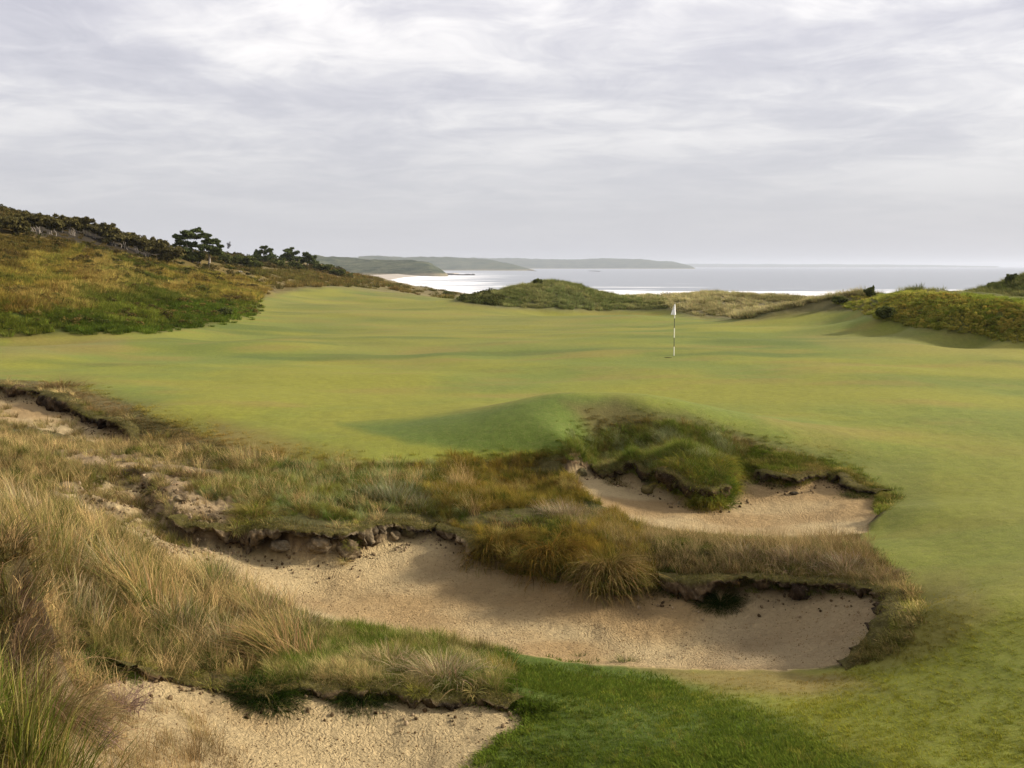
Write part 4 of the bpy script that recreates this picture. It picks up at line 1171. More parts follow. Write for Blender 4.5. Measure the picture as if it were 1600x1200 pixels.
tussock('hanging straw tuft near the right end of the ridge wall', 1283, 922, .16, .12, .2, 220, .8, 1.9, DN, .4, (120, 104, 66), (182, 158, 122), .8, .006)
tussock('pale green tuft on the right rim of the large bunker', 1412, 962, .22, .22, .24, 300, .7, 1.3, R(180), .3, (134, 128, 66), (184, 164, 108), .5, .006)
tussock('dark tuft at the lower right corner of the large bunker', 1362, 1022, .22, .14, .2, 380, .8, 1.6, W_, .3, (92, 92, 44), (136, 120, 70), .3)
tussock('straw tussock over the turf edge at the far left', 95, 604, .9, .5, .55, 700, .7, 1.6, R(-40), .4, (128, 110, 62), (178, 152, 104), .65, .010)
tussock('tan tuft at the right end of the dark turf cut', 240, 690, .6, .4, .5, 500, .6, 1.4, R(-60), .3, (134, 122, 62), (174, 148, 92), .5, .009)
tussock('straw tussock above the pale eroded sand of the left bank', 215, 790, .5, .4, .5, 800, .7, 1.5, DR, .4, (118, 110, 58), (176, 150, 104), .6)
tussock('brown tussock beside the pale eroded sand of the left bank', 300, 745, .5, .35, .4, 700, .7, 1.5, DR, .4, (108, 96, 54), (158, 130, 92), .6)


for px_, py_, s_, lab in ((170, 905, 1.0, 'pale arching marram tussock behind the combed one on the near left dune'), (280, 985, .9, 'tangled marram tussock in front of the tall pale one'), (110, 960, .9, 'brown and green marram tussock left of the combed one'),
                          (20, 800, .9, 'pale marram tussock highest at the left edge of the picture'), (470, 985, .6, 'thin marram tussock at the sand side end of the near dune'), (345, 1010, .8, 'low tangled marram tussock above the lower bunker')):
    tussock(lab, px_, py_, .5, .4, .8 * s_, int(1100 * s_), .7, 1.4, R(150 + 30 * math.sin(px_)), .55, (112, 112, 62), (192, 172, 126), .6, .007, K=6)


# bare twiggy shrub
def tube(path, r0, r1, sides=6):
    path = np.asarray(path, float); n = len(path); V = []
    for i, p_ in enumerate(path):
        tdir = path[min(i + 1, n - 1)] - path[max(i - 1, 0)]; tdir /= (np.linalg.norm(tdir) + 1e-9)
        a = np.cross(tdir, (0.3, .9, .1)); a /= np.linalg.norm(a); b = np.cross(tdir, a)
        r = r0 + (r1 - r0) * i / (n - 1)
        for k in range(sides):
            an = 2 * math.pi * k / sides
            V.append(p_ + r * (math.cos(an) * a + math.sin(an) * b))
    Fc = []
    for i in range(n - 1):
        for k in range(sides):
            k2 = (k + 1) % sides
            Fc.append((i * sides + k, i * sides + k2, (i + 1) * sides + k2, (i + 1) * sides + k))
    return np.array(V), np.array(Fc)


def merge(parts):
    V = []; Fc = []; o = 0
    for a, b in parts:
        V.append(a); Fc.append(b + o); o += len(a)
    return np.concatenate(V), np.concatenate(Fc)


def bark_mat(name, c1, c2, sc=6):
    m, t = new_mat(name)
    geo = t.n('ShaderNodeNewGeometry').outputs['Position']
    f = t.noise(geo, sc, 5, .65)
    c = t.mix(t.ramp(f, [(.35, 0.0), (.65, 1.0)]), c1, c2)
    b = t.n('ShaderNodeBump', ins={'Strength': .6, 'Distance': .03, 'Height': f})
    t.n('ShaderNodeOutputMaterial', ins={0: t.n('ShaderNodeBsdfPrincipled', ins={'Base Color': c, 'Roughness': .9, 'Normal': b.outputs[0]}).outputs[0]})
    return m


M_bark = bark_mat('pale_bark', (.24, .20, .16), (.38, .33, .28)); M_dbark = bark_mat('dark_bark', (.10, .08, .06), (.2, .16, .12))
M_twig = bark_mat('red_twigs', (.16, .09, .07), (.27, .17, .13), 30)


def twiggy(label, px, py, h, w_, n):
    x, y, z = on_ground(px, py)
    root = empty('bare_shrub', (x, y, z + CZ), label, 'shrub')
    st = []; tw = []
    for i in range(n):
        a = rng.uniform(0, 2 * math.pi); p_ = np.array([x + rng.normal(0, .10), y + rng.normal(0, .10), z + CZ - .03]); path = [p_]
        d = np.array([math.cos(a) * .9, math.sin(a) * .9, 1.0])
        for k in range(5):
            d = d + rng.normal(0, .25, 3); d[2] = abs(d[2]) * .9; p_ = p_ + d / np.linalg.norm(d) * h / 5; path.append(p_.copy())
            if k > 0:
                for _ in range(2):
                    dd = d + rng.normal(0, .7, 3); dd /= np.linalg.norm(dd)
                    tw.append(tube([p_, p_ + dd * h * .15 + rng.normal(0, .01, 3), p_ + dd * h * .28 + rng.normal(0, .02, 3)], .0022, .001, 3))
        st.append(tube(path, .005, .002, 4))
    local_mesh('stems', *merge(st), M_twig, root)
    local_mesh('twigs', *merge(tw), M_twig, root)['kind'] = 'stuff'


twiggy('bare reddish twiggy shrub on the sand beside the green tussock', 195, 1110, .34, .4, 42)
twiggy('low bare reddish shrub nearer the bottom left reeds', 150, 1165, .28, .4, 34)

# eroded turf lips and soil
m, t = new_mat('eroded_soil')
geo = t.n('ShaderNodeNewGeometry').outputs['Position']
base = t.n('ShaderNodeAttribute', attribute_name='tint').outputs['Color']
f1 = t.noise(geo, 11, 6, .7, .6); f2 = t.noise(geo, 45, 4, .7, 1.0)
c = t.mix(1.0, base, t.ramp(f1, [(.3, .45), (.5, .95), (.72, 1.7)]), 'MULTIPLY')
c = t.mix(t.ramp(f2, [(.60, 0.0), (.68, .7)]), c, (.30, .25, .18))
bmp = t.n('ShaderNodeBump', ins={'Strength': 1.0, 'Distance': .05, 'Height': t.math('ADD', f1, t.math('MULTIPLY', f2, .4))})
t.n('ShaderNodeOutputMaterial', ins={0: t.n('ShaderNodeBsdfPrincipled', ins={'Base Color': c, 'Roughness': .95, 'Specular IOR Level': .1, 'Normal': bmp.outputs[0]}).outputs[0]})
M_soil = m


def n3(V, s, seed, o=4):
    return fbm(V[:, 0] * s + V[:, 2] * s * .8, V[:, 1] * s - V[:, 2] * s * .9, seed, o)


def lip(key, i0, i1, frac, out, label, dark=(70, 54, 38), light=(150, 130, 100), seed=0, lift=.02, hmin=.12):
    e = SAND[key]['edge']; wp = [P(a, b, c) for a, b, c, h in e]; n = len(e)
    nodes = []
    for i in range(i0, i1 + 1):
        nn = norm_out(wp, i % n)
        nodes.append((*wp[i % n], max(hmin, e[i % n][3]), nn[0], nn[1]))
    nodes = np.array(nodes)
    seg = np.r_[0, np.cumsum(np.hypot(np.diff(nodes[:, 0]), np.diff(nodes[:, 1])))]
    s = np.arange(0, seg[-1], .022)
    nd = np.stack([np.interp(s, seg, nodes[:, k]) for k in range(6)], 1)
    ker = np.hanning(17); ker /= ker.sum()
    for k in (4, 5):
        nd[:, k] = np.convolve(np.pad(nd[:, k], 8, 'edge'), ker, 'valid')
    taper = np.clip(np.minimum(s, seg[-1] - s) / .25, 0, 1) ** .5
    jag = .42 + 1.0 * fbm(s * 1.5, s * 0 + seed, seed + 200, 2) + .55 * (1 - 2 * np.abs(fbm(s * 3.4, s * 0 + seed, seed + 210, 3))) - .35
    jag = np.clip(jag, .0, 1.35)
    out_v = .35 + 1.3 * np.clip(.5 + .9 * fbm(s * 2.3, s * 0 - seed, seed + 220, 3), 0, 1)
    prof = []        # (outward offset from the sand edge, drop fraction of the wall, tint)
    V = []; tint = []
    M = 18
    for j in range(M):
        g = j / (M - 1)
        if g < .3:
            off = .40 - (.40 + out) * (g / .3); dz = lift; mixv = 0.0
        elif g < .7:
            q_ = (g - .3) / .4
            off = -out - .05 * math.sin(q_ * math.pi); dz = None; mixv = .3 + .7 * q_
        else:
            q_ = (g - .7) / .3
            off = -out + (out + .30) * q_; mixv = 1.0; dz = None
        x = nd[:, 0] + nd[:, 4] * (off if off > 0 else off * taper * out_v * (.1 + .9 * jag)); y = nd[:, 1] + nd[:, 5] * (off if off > 0 else off * taper * out_v * (.1 + .9 * jag))
        x0 = nd[:, 0] + nd[:, 4] * .42; y0 = nd[:, 1] + nd[:, 5] * .42
        ztop = grid_lookup(x0, y0, [Z])[0]
        if g < .3:
            z_ = ztop + lift * math.sin(g / .3 * math.pi) + (-.05 if j == 0 else 0) - .03 * (g / .3) ** 2
            z_ = np.where(off > 0, np.maximum(z_, grid_lookup(x, y, [Z])[0] * 0 + z_), z_)
        else:
            depth = np.minimum(1, (g - .3) / .4) * frac * nd[:, 3] * jag * taper + .02
            z_ = ztop - .03 - depth - (.03 if g > .7 else 0)
        V.append(np.stack([x, y, z_ + CZ], 1)); tint.append(np.full(len(s), mixv))
    V = np.stack(V, 1); tint = np.stack(tint, 1)
    ii = np.arange(V.shape[0] * M).reshape(-1, M)
    q = np.stack([ii[:-1, :-1], ii[1:, :-1], ii[1:, 1:], ii[:-1, 1:]], -1).reshape(-1, 4)
    Vf = V.reshape(-1, 3); tf = tint.ravel()
    am = (.02 + .085 * (tf > 0))
    d1 = n3(Vf, 6, seed + 11); d2 = n3(Vf, 6, seed + 31); d3 = n3(Vf, 5, seed + 51)
    Vf = Vf + np.stack([d1, d2, d3 * .8], 1) * am[:, None] + np.stack([n3(Vf, 15, seed + 3, 3), n3(Vf, 15, seed + 4, 3), n3(Vf, 15, seed + 5, 3)], 1) * .045 * (tf > 0)[:, None]
    cl = np.clip(.52 + 1.5 * n3(Vf, 3.2, seed + 71), 0, 1)[:, None]
    col = alb(dark) * (1 - cl) + alb(light) * cl
    topc = alb((104, 96, 50))
    col = np.where((tf < .05)[:, None], topc, col)
    o = make_mesh('soil_lip', Vf, q, M_soil); add_col(o.data, 'tint', col)
    o['kind'] = 'structure'; o['label'] = label
    # ragged fringe of roots and dead blades over the edge
    fr = []
    kk = rng.integers(0, len(s), int(len(s) * 8.0))
    oo = rng.uniform(-out * .9, .5, len(kk))
    bx = nd[kk, 0] + nd[kk, 4] * oo; by = nd[kk, 1] + nd[kk, 5] * oo
    x0 = nd[kk, 0] + nd[kk, 4] * .42; y0 = nd[kk, 1] + nd[kk, 5] * .42
    bz = grid_lookup(x0, y0, [Z])[0] + CZ + .0
    az = np.arctan2(-nd[kk, 5], -nd[kk, 4]) + rng.normal(0, .8, len(kk))
    cc = .5 + .5 * fbm(s[kk] * 1.5, s[kk] * 0 + seed, seed + 9, 3)
    V2, F2 = blades(len(kk), np.stack([bx, by, bz], 1), az, np.abs(rng.normal(.8, .35, len(kk))), rng.uniform(.06, .34, len(kk)) * np.clip(.1 + 1.3 * cc ** 2, 0, 1.3) * taper[kk], rng.uniform(.8, 2.2, len(kk)), rng.uniform(.005, .009, len(kk)), 4, wob=.15)
    a_ = alb((98, 100, 44)); b_ = alb((158, 136, 88)); f_ = np.clip(.45 + .7 * fbm(s[kk] * .8, s[kk] * 0 + seed, seed + 15, 3) + rng.normal(0, .25, len(kk)), 0, 1)[:, None]
    c2 = (a_ * (1 - f_) + b_ * f_) * (1 + .2 * rng.normal(0, 1, (len(kk), 1))).clip(.5, 1.6)
    of = make_mesh('rim_fringe', V2, F2, M_blade, smooth=False); add_col(of.data, 'tint', np.repeat(c2, 9, 0))
    tag(of, 'ragged grass fringe over the ' + label, kind='stuff')


lip('main', 1, 4, .55, .10, 'rough soil lip at the left end of the large bunker', seed=1)
lip('main', 3, 9, .85, .12, 'eroded dark soil lip along the back of the large bunker', (66, 54, 42), (160, 142, 112), seed=2)
lip('main', 9, 11, .5, .05, 'thin soil lip in the middle of the large bunker', seed=3)
lip('main', 16, 23, .75, .10, 'dark soil lip under the dry bunker ridge', (60, 46, 34), (118, 98, 72), seed=4)
lip('main', 23, 25, .8, .05, 'soil lip at the right end of the large bunker', (70, 56, 44), (110, 94, 74), seed=5)
lip('upper', 1, 6, .85, .10, 'dark soil lip under the mound grass', (56, 42, 28), (104, 84, 52), seed=6)
lip('upper', 7, 12, .45, .07, 'dark soil lip on the back wall of the upper bunker', (58, 46, 34), (120, 100, 72), seed=7)
lip('lower', 6, 10, .8, .08, 'dark soil lip under the near ridge', (56, 46, 32), (116, 98, 70), seed=9)
lip('lower', 2, 6, .7, .06, 'thin soil lip at the left of the lower bunker', (80, 62, 44), (134, 110, 80), seed=10)
lip('crest', 0, 4, .95, .16, 'dark turf lip at the far left edge', (60, 48, 36), (120, 98, 70), seed=11)
lip('crest', 4, 7, .95, .16, 'dark undercut turf lip right of the far left scrape', (50, 38, 28), (92, 74, 50), seed=12)


def ico(sub=3):
    import bmesh
    bm = bmesh.new(); bmesh.ops.create_icosphere(bm, subdivisions=sub, radius=1)
    V = np.array([v.co[:] for v in bm.verts]); Fc = np.array([[v.index for v in f.verts] for f in bm.faces]); bm.free()
    return V, Fc


IV, IF = ico(4)


def clod(px, py, r, sq, label, c1=(96, 78, 54), c2=(172, 152, 118), seed=0, name='soil_clod', mat=None, cat='clod'):
    x, y, z = on_ground(px, py)
    V = IV * (.85 + .38 * n3(IV + seed, 1.4, seed + 5)[:, None] + .26 * np.abs(n3(IV + seed, 3.5, seed + 8))[:, None] + .10 * n3(IV, 9, seed)[:, None])
    V = V * np.array([r, r * .9, r * sq]) + [x, y, z + CZ + r * sq * .25]
    cl = np.clip(.5 + .9 * n3(V, 4, seed + 3), 0, 1)[:, None]
    o = make_mesh(name, V, IF, mat or M_soil); add_col(o.data, 'tint', alb(c1) * (1 - cl) + alb(c2) * cl)
    tag(o, label, cat)


clod(542, 868, .26, .85, 'big rounded soil clod slumped onto the sand of the large bunker', seed=1)
clod(582, 848, .17, 1.0, 'upright soil clod just right of the big rounded one', seed=2)
clod(500, 862, .22, .7, 'pale broken soil clod left of the big rounded one', (120, 104, 80), (190, 170, 136), 3)
clod(640, 836, .20, .7, 'grassy soil clod at the right of the eroded rim', (96, 90, 58), (160, 142, 108), 4)
clod(615, 842, .13, .8, 'small soil clod beside the grassy one', seed=5)
clod(440, 862, .22, .55, 'flat grey soil clod under the darkest part of the rim', (100, 90, 72), (168, 152, 124), 6)
clod(395, 850, .2, .6, 'soil clod at the left foot of the eroded rim', (92, 78, 58), (150, 134, 104), 7)
clod(1252, 930, .22, .8, 'dark soil clod hanging below the right part of the ridge', (56, 42, 30), (96, 78, 56), 8)
clod(1195, 916, .18, .7, 'dark soil clod beside the round green tussock', (64, 48, 34), (120, 98, 70), 9)
clod(908, 740, .14, .7, 'grassy grey clod at the left tip of the upper bunker', (92, 88, 54), (140, 128, 92), 10)
clod(1013, 768, .17, .8, 'yellowish clod under the mound lip', (120, 108, 60), (170, 150, 100), 11)
clod(1240, 772, .11, .4, 'small dark slab of turf fallen on the upper bunker wall', (50, 42, 30), (90, 78, 54), 12)
clod(282, 782, .15, .6, 'crumbling clod high on the left bank', (110, 92, 66), (180, 160, 124), 13)
clod(330, 812, .17, .5, 'crumbling clod between the left bank and the large bunker', (88, 72, 50), (160, 140, 108), 14)
clod(30, 612, .3, .6, 'matted turf clod at the far left lip', (64, 52, 38), (128, 106, 74), 15)


# tufts hanging over the rims, in clusters with gaps
def rim_tufts(key, i0, i1, label, seed, cols, dens=9, size=(.35, .95)):
    e = SAND[key]['edge']; wp = [P(a, b, c) for a, b, c, h in e]; pts = []; azs = []
    for i in range(i0, i1):
        a = np.array(wp[i][:2]); b = np.array(wp[i + 1][:2]); nn = norm_out(wp, i)
        m_ = int(np.linalg.norm(b - a) * dens)
        f = rng.random((m_, 1))
        pts.append(a * (1 - f) + b * f + nn * rng.uniform(.0, .42, (m_, 1))); azs += [math.atan2(-nn[1], -nn[0])] * m_
    pts = np.concatenate(pts); azs = np.array(azs)
    k = fbm(pts[:, 0] * 1.3, pts[:, 1] * 1.3, seed, 3) > -.08
    pts = pts[k]; azs = azs[k]; n = len(pts)
    un = np.stack([np.cos(azs), np.sin(azs)], 1)
    zt = grid_lookup(pts[:, 0] - un[:, 0] * .2, pts[:, 1] - un[:, 1] * .2, [Z])[0] + CZ
    s = rng.uniform(*size, n)
    scatter('rim_tufts', label, HANG, np.stack([pts[:, 0], pts[:, 1], zt], 1), np.stack([rng.normal(0, .2, n), rng.normal(0, .2, n), rng.uniform(0, 6, n)], 1), np.stack([s] * 3, 1), palette(n, cols, pts[:, 0], pts[:, 1], .5, seed))


rim_tufts('main', 1, 11, 'tufts of grass hanging over the back rim of the large bunker', 401, [OLIVE, TAN, YG, BRN, STRAW])
rim_tufts('main', 11, 25, 'tufts of dry grass hanging from the ridge over the large bunker', 403, [(150, 132, 92), OLIVE, (160, 140, 100), BRN])
rim_tufts('upper', 1, 13, 'tufts of green grass hanging over the upper bunker', 405, [(126, 140, 62), OLIVE, (150, 146, 84), LUSH, BRN])
rim_tufts('lower', 2, 10, 'tufts of green grass hanging over the lower bunker', 407, [LUSH, OLIVE, YG, STRAW], 12, (.25, .7))
rim_tufts('crest', 0, 7, 'straw tufts hanging over the far left turf lip', 409, [STRAW, TAN, BRN, OLIVE], 7, (.6, 1.4))


# crumbs of soil and sand below the lips and on the eroded slope
CR = []
for k in range(4):
    Vk = IV2 = ico(2)[0] * (.85 + .45 * n3(ico(2)[0] + k, 1.8, 300 + k)[:, None]) * np.array([1, .8, .6])
    ck = make_mesh('crumb_' + 'abcd'[k], Vk, ico(2)[1], M_binst, smooth=False, link=False)
    add_col(ck.data, 'tint', np.tile((1 + .3 * rng.normal(0, 1, (len(Vk), 1))).clip(.4, 1.6), (1, 3)))
    CR.append(ck)
CRUMB = collection_of('crumbs', CR)


def crumbs(label, pts, smax, cols, buried=.3):
    pts = np.array(pts); n = len(pts)
    z_ = grid_lookup(pts[:, 0], pts[:, 1], [Z])[0] + CZ
    s = .008 + smax * rng.random(n) ** 3.2
    scatter('soil_crumbs', label, CRUMB, np.stack([pts[:, 0], pts[:, 1], z_ + s * buried], 1), rng.uniform(-3, 3, (n, 3)), np.stack([s] * 3, 1), palette(n, cols, pts[:, 0], pts[:, 1], .5, 5))


for key, i0, i1, lab in (('main', 1, 11, 'crumbs of dark and pale soil fallen below the back rim of the large bunker'), ('main', 15, 22, 'crumbs of soil below the ridge in the large bunker'),
                         ('upper', 0, 11, 'crumbs of soil fallen into the upper bunker'), ('lower', 1, 11, 'crumbs of soil fallen into the lower bunker'), ('crest', 0, 7, 'crumbs of soil in the far left scrape')):
    e = SAND[key]['edge']; wp = [P(a, b, c) for a, b, c, h in e]; pts = []
    for i in range(i0, i1):
        a = np.array(wp[i][:2]); b = np.array(wp[(i + 1) % len(wp)][:2]); nn = norm_out(wp, i)
        m_ = int(np.linalg.norm(b - a) * 55)
        f = rng.random((m_, 1))
        pts.append(a * (1 - f) + b * f - nn * (np.abs(rng.normal(0, .28, (m_, 1))) - .16))
    crumbs(lab, np.concatenate(pts), .038, [(110, 90, 64), (176, 152, 116), (90, 72, 50), (200, 176, 140)])
pp = in_region([(110, 745), (235, 740), (345, 800), (420, 850), (330, 880), (200, 860)], 1500, 14, 26)
crumbs('crumbly earth and pale clods on the eroded left bank', pp[:, :2], .055, [(100, 80, 56), (190, 166, 128), (150, 126, 92), (206, 182, 146)], .1)
pp = in_region([(300, 850), (560, 890), (700, 860), (1000, 960), (1380, 950), (1340, 1035), (960, 1030), (700, 1000), (430, 930)], 2600, 12, 24)
crumbs('small dark bits scattered over the sand of the large bunker', pp[pp[:, 3] > .9][:, :2], .009, [(140, 114, 80), (200, 170, 124), (170, 140, 98)], .1)
pp = in_region([(100, 1090), (400, 1110), (780, 1120), (740, 1200), (100, 1240)], 1000, 8, 16)
crumbs('small dark bits scattered over the sand of the lower bunker', pp[pp[:, 3] > .9][:, :2], .009, [(140, 114, 80), (200, 170, 124), (170, 140, 98)], .1)


# trees and bushes
M_leaf = blade_mat('leaf_faces', False)


def foliage(clumps, dens, size, c1, c2, seed=0):
    """clumps: (x, y, z, rx, ry, rz) world"""
    Vs = []; cs = []
    sub = []
    for (x, y, z, rx, ry, rz) in clumps:
        sub.append((x, y, z, rx * .8, ry * .8, rz * .8, .55))
        for _ in range(5):
            sub.append((x + rng.uniform(-.9, .9) * rx, y + rng.uniform(-.9, .9) * ry, z + rng.uniform(-.7, .9) * rz, rx * rng.uniform(.18, .45), ry * rng.uniform(.2, .45), rz * rng.uniform(.3, .6), .12))
    for (x, y, z, rx, ry, rz, dk) in sub:
        n = int(dens * dk * 1.3)
        d = rng.normal(0, 1, (n, 3)); d /= np.linalg.norm(d, axis=1)[:, None]
        d[:, 2] = np.where(rng.random(n) < .6, np.abs(d[:, 2]), d[:, 2] * .5)
        rr = rng.uniform(.55, 1.1, n)[:, None] * (1 + .25 * n3(d * 1.7 + seed, 1.5, seed)[:, None])
        c = np.array([x, y, z]) + d * rr * np.array([rx, ry, rz])
        u = rng.normal(0, 1, (n, 3)); u /= np.linalg.norm(u, axis=1)[:, None]
        v_ = np.cross(u, rng.normal(0, 1, (n, 3))); v_ /= np.linalg.norm(v_, axis=1)[:, None]
        sz = size * rng.uniform(.6, 1.5, n)[:, None]
        Vs.append(np.stack([c - u * sz, c + v_ * sz * .55, c + u * sz, c - v_ * sz * .55], 1).reshape(-1, 3))
        f = rng.random((n, 1)) * .7 + rng.random() * .3
        cs.append(np.repeat((alb(c1) * (1 - f) + alb(c2) * f) * (1 + .2 * rng.normal(0, 1, (n, 1))).clip(.5, 1.6), 4, 0))
    V = np.concatenate(Vs)
    return V, np.arange(len(V)).reshape(-1, 4), np.concatenate(cs)


def tree(name, cat, label, base, clumps_px, trunks_px, dist=None, c1=(72, 84, 48), c2=(120, 130, 78), tr=.16, dens=260, size=.16, group=None, bark=None, dep=1.0, seed=0):
    x, y, z = on_ground(*base, r0=40)
    d0 = dist or math.hypot(x, y)
    if dist:
        x, y, _ = D(base[0], base[1], dist); z = hz_at(x, y)
    root = empty(name, (x, y, z + CZ), label, cat, group)
    s = d0 / F
    cl = []
    for (a, b, rx, ry) in clumps_px:
        q_ = D(a, b, d0 + rng.uniform(-.6, .6) * rx * s * dep)
        cl.append((q_[0], q_[1], q_[2] + CZ, rx * s, rx * s * .9, ry * s))
    V, Fc, cc = foliage(cl, dens, size, c1, c2, seed)
    local_mesh('crown', V, Fc, M_leaf, root, cc, smooth=False)
    for pth in trunks_px:
        pts = [D(a, b, d0 + rng.uniform(-.3, .3)) for a, b in pth]
        pts = [np.array([p_[0], p_[1], p_[2] + CZ]) for p_ in pts]
        g0 = hz_at(pts[0][0], pts[0][1]) + CZ
        pts[0][2] = min(pts[0][2], g0) - .1
        fine = []
        for i in range(len(pts) - 1):
            for f in np.linspace(0, 1, 4, endpoint=False):
                fine.append(pts[i] * (1 - f) + pts[i + 1] * f + rng.normal(0, .04, 3))
        fine.append(pts[-1])
        Vt, Ft = tube(fine, tr, tr * .4, 7)
        local_mesh('trunk', Vt, Ft, bark or M_bark, root)
    return root


tree('cypress_tree', 'tree', 'large flat topped windswept tree standing above the left hillside', (312, 413),
     [(292, 364, 11, 4), (306, 361, 9, 4), (281, 372, 9, 4), (299, 371, 13, 5), (314, 370, 11, 5), (325, 378, 12, 4), (336, 379, 7, 3), (345, 385, 5, 2), (283, 381, 11, 5), (299, 384, 12, 6), (318, 386, 14, 6), (334, 390, 12, 5), (326, 368, 5, 2), (290, 391, 12, 5), (274, 369, 4, 2), (338, 396, 12, 5)],
     [[(312, 413), (308, 402), (302, 394), (296, 384)], [(308, 402), (314, 392), (316, 380)], [(326, 412), (327, 400), (324, 388)], [(302, 394), (290, 380), (285, 374)]], tr=.17, dens=420, size=.17, seed=3)
tree('small_tree', 'tree', 'tiny isolated tree with an oval purplish crown on the skyline', (357, 397), [(358, 384, 3.2, 5.5)], [[(355, 398), (357, 391)]], c1=(60, 58, 60), c2=(88, 84, 86), tr=.12, dens=420, size=.14, seed=5)
tree('pine_tree', 'tree', 'dark pine on the skyline, second tree right of the flat topped one', (414, 412), [(411, 387, 6, 3), (408, 394, 10, 4), (419, 393, 8, 4), (424, 401, 12, 5), (401, 401, 10, 5), (412, 405, 14, 5)], [[(412, 413), (412, 400), (411, 390)]], tr=.2, dens=330, size=.22, seed=6)
tree('pine_tree', 'tree', 'dark pine with a domed top in the middle of the distant tree line', (452, 414), [(450, 392, 8, 4), (458, 397, 9, 4), (444, 401, 8, 4), (462, 405, 11, 5), (450, 406, 12, 5)], [[(452, 416), (451, 400)]], tr=.2, dens=330, size=.25, seed=7)
tree('pine_tree', 'tree', 'small dark pine, last of the tree line before the far headland', (481, 416), [(480, 399, 7, 3.5), (487, 404, 8, 4), (476, 407, 9, 4), (490, 411, 10, 4)], [[(481, 418), (480, 404)]], tr=.2, dens=330, size=.27, seed=8)

crest = [(18, 342, 22, 8), (44, 337, 22, 9), (74, 341, 20, 9), (104, 341, 18, 8), (132, 343, 20, 8), (160, 352, 20, 8), (186, 362, 20, 8), (212, 370, 20, 8), (240, 380, 22, 9), (264, 389, 20, 9)]
ords = ['first', 'second', 'third', 'fourth', 'fifth', 'sixth', 'seventh', 'eighth', 'ninth', 'tenth']
for i, (a, b, rx, ry) in enumerate(crest):
    cl = [(a + rng.uniform(-.7, .7) * rx, b + abs(rng.uniform(-.1, .9)) * ry + 1.2 * k, rx * rng.uniform(.4, .65), ry * rng.uniform(.5, .85)) for k in range(9)]
    tk = []
    if 1 <= i <= 8:
        for k in range(8):
            bx_ = a + rng.uniform(-.8, .9) * rx
            sl = (bx_ - a) * .42
            tk.append([(bx_ + rng.uniform(-1, 3), b + 30 + sl + rng.uniform(-5, 1)), (bx_ + rng.uniform(-2, 2), b + 20 + sl), (bx_ - rng.uniform(0, 7), b + 12 + sl * .6)])
    tree('wind_shorn_tree', 'tree', 'low dark wind shorn tree, %s from the left along the hill crest' % ords[i], (a, b + 24), cl, tk, c1=(88, 84, 50), c2=(134, 124, 76), tr=.05, dens=330, size=.17,
         group='wind shorn trees along the hill crest', seed=10 + i)
low = [(300, 402, 18, 8, 'round green bush left of the flat topped tree trunk'), (345, 402, 18, 9, 'rounded green bush at the right foot of the flat topped tree'), (376, 407, 20, 9, 'large smooth olive bush below the tiny oval tree'),
       (397, 413, 14, 7, 'olive bush between the smooth bush and the dark pine'), (430, 411, 16, 7, 'green bush at the foot of the skyline pine'), (468, 416, 16, 7, 'olive bush between the two far pines'), (503, 418, 14, 6, 'olive bush right of the last pine'),
       (527, 425, 13, 5, 'low bush where the hill slopes to the beach'), (545, 430, 9, 3.5, 'last low bush on the slope above the beach')]
for i, (a, b, rx, ry, lab) in enumerate(low):
    cl = [(a + rng.uniform(-.6, .6) * rx, b + rng.uniform(-.3, .6) * ry, rx * rng.uniform(.4, .65), ry * rng.uniform(.5, .8)) for k in range(6)]
    tree('bush', 'bush', lab, (a, b + ry), cl, [[(a, b + ry + 2), (a + 1, b)]], c1=(82, 92, 48), c2=(132, 136, 76), tr=.1, dens=330, size=.2, seed=30 + i, bark=M_dbark)
for i, (a, b, rx, ry, lab) in enumerate([(841, 439, 8, 4, 'small dark bush on top of the middle dune'), (1360, 455, 8, 6, 'round bush on the crest left of the right dune'), (1580, 434, 11, 8, 'large bush on the dune at the right edge'),
                                        (1548, 444, 6, 3, 'small bush left of the large right edge bush'), (1312, 468, 12, 4, 'low scrubby bush beside the gap to the sea'), (700, 458, 9, 2.5, 'flat dark bush where the far fairway ends'),
                                        (350, 486, 12, 5, 'green bush at the right foot of the left hillside'), (1385, 488, 14, 8, 'dark green bush at the left foot of the right dune')]):
    cl = [(a + rng.uniform(-.5, .5) * rx, b + rng.uniform(-.4, .9) * ry, rx * rng.uniform(.45, .65), ry * rng.uniform(.5, .8)) for k in range(8)]
    tree('bush', 'bush', lab, (a, b + ry + 3), cl, [[(a, b + ry + 3), (a, b + 1)]], c1=(82, 92, 50), c2=(130, 136, 76), tr=.05, dens=240, size=.09, seed=50 + i, bark=M_dbark)
# pale stones on the hill
M_stone = bark_mat('pale_stone', (.45, .42, .36), (.6, .57, .5), 3)
clod(361, 420, .30, .6, 'white stone below the smooth olive bush', seed=31, name='stone', mat=M_stone, cat='stone')
clod(376, 425, .28, .5, 'white stone lower right of the first white stone', seed=32, name='stone', mat=M_stone, cat='stone')

# flagstick
x, y, z = on_ground(1053, 556, 20)
root = empty('golf_flagstick', (x, y, z + CZ), 'tall striped flagstick with a limp white flag on the green', 'flagstick')


def paint(name, c, rough=.5):
    m, t = new_mat(name)
    f = t.noise(t.n('ShaderNodeNewGeometry').outputs['Position'], 20, 3)
    cc = t.mix(t.math('MULTIPLY', f, .25), c, tuple(v * .7 for v in c))
    t.n('ShaderNodeOutputMaterial', ins={0: t.n('ShaderNodeBsdfPrincipled', ins={'Base Color': cc, 'Roughness': rough}).outputs[0]})
    return m


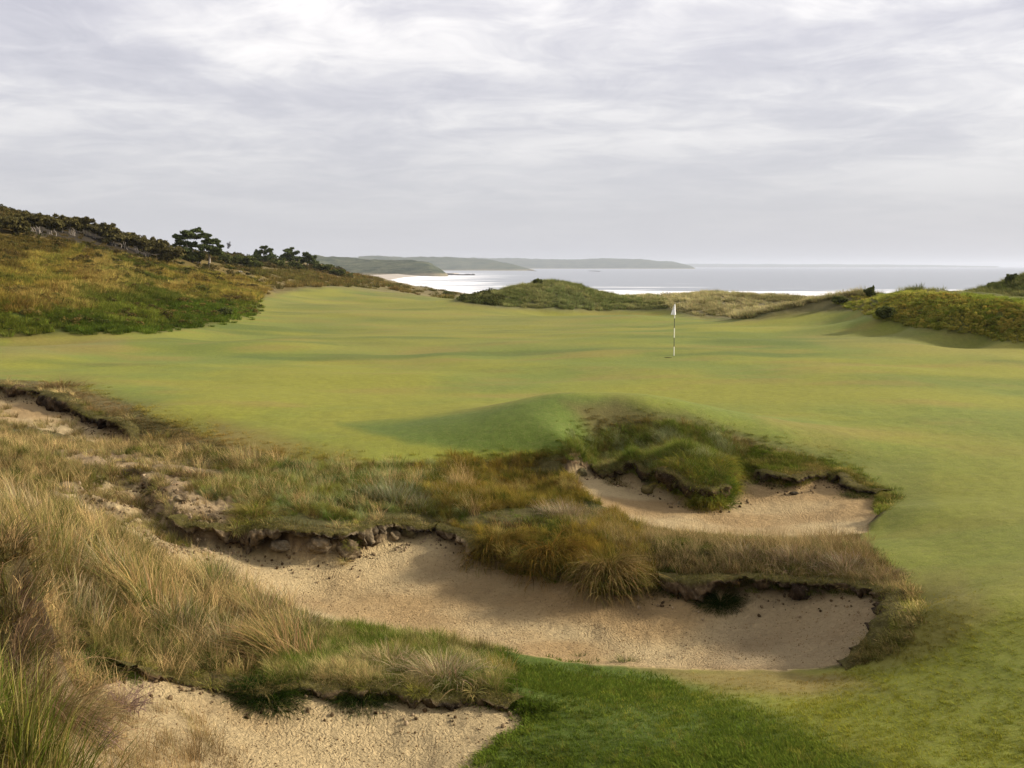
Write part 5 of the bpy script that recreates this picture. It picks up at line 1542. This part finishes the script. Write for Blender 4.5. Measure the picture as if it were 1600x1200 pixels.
M_white = paint('white_paint', (.85, .82, .70)); M_dark = paint('dark_paint', (.10, .11, .05)); M_cloth = paint('white_cloth', (.86, .84, .84), .9)
ht = 80 / F * math.hypot(x, y)
cuts = [(0, 14, 'w'), (14, 28, 'd'), (28, 43, 'w'), (43, 58, 'd'), (58, 80, 'w')]
for a, b, k in cuts:
    V, Fc = tube([(x, y, z + CZ + a / 80 * ht), (x, y, z + CZ + b / 80 * ht)], .019, .019, 10)
    local_mesh('pole_section', V, Fc, M_white if k == 'w' else M_dark, root)
V, Fc = tube([(x, y, z + CZ + ht), (x, y, z + CZ + ht + .035)], .024, .008, 10)
local_mesh('finial', V, Fc, M_dark, root)
# limp flag: folded cloth hanging from its top corner
U, Wn = 30, 22
V = []
for i in range(U):
    g = i / (U - 1)
    for j in range(Wn):
        h_ = j / (Wn - 1)
        wd = .05 + .14 * g ** .8
        xx = -h_ * wd + .02 + .035 * math.sin(h_ * 14) * (.3 + g)
        yy = .05 * math.cos(h_ * 11 + g) * (.3 + g)
        zz = ht - .02 - g * (.46 - .06 * h_) - .03 * h_
        V.append((x + xx, y + yy - .02, z + CZ + zz))
ii = np.arange(U * Wn).reshape(U, Wn)
q = np.stack([ii[:-1, :-1], ii[1:, :-1], ii[1:, 1:], ii[:-1, 1:]], -1).reshape(-1, 4)
local_mesh('flag', np.array(V), q, M_cloth, root)
an = np.linspace(0, 2 * math.pi, 25)[:-1]
Vc = np.concatenate([np.stack([x + r_ * np.cos(an), y + r_ * np.sin(an), np.full(24, z + CZ + dz)], 1) for r_, dz in ((.060, .004), (.054, .006), (.052, -.10))])
Fc = np.array([(r * 24 + k, r * 24 + (k + 1) % 24, (r + 1) * 24 + (k + 1) % 24, (r + 1) * 24 + k) for r in range(2) for k in range(24)])
local_mesh('cup', Vc, Fc, M_dark, root)
x, y, z = on_ground(1044, 559, 20)
V = IV * np.array([.16, .12, .02]) * (1 + .3 * n3(IV, 2, 4)[:, None]) + [x, y, z + CZ + .003]
o = make_mesh('divot', V, IF, M_soil); add_col(o.data, 'tint', np.tile(alb((84, 80, 40)), (len(V), 1)))
tag(o, 'small dark divot mark in the green beside the flagstick', 'divot')
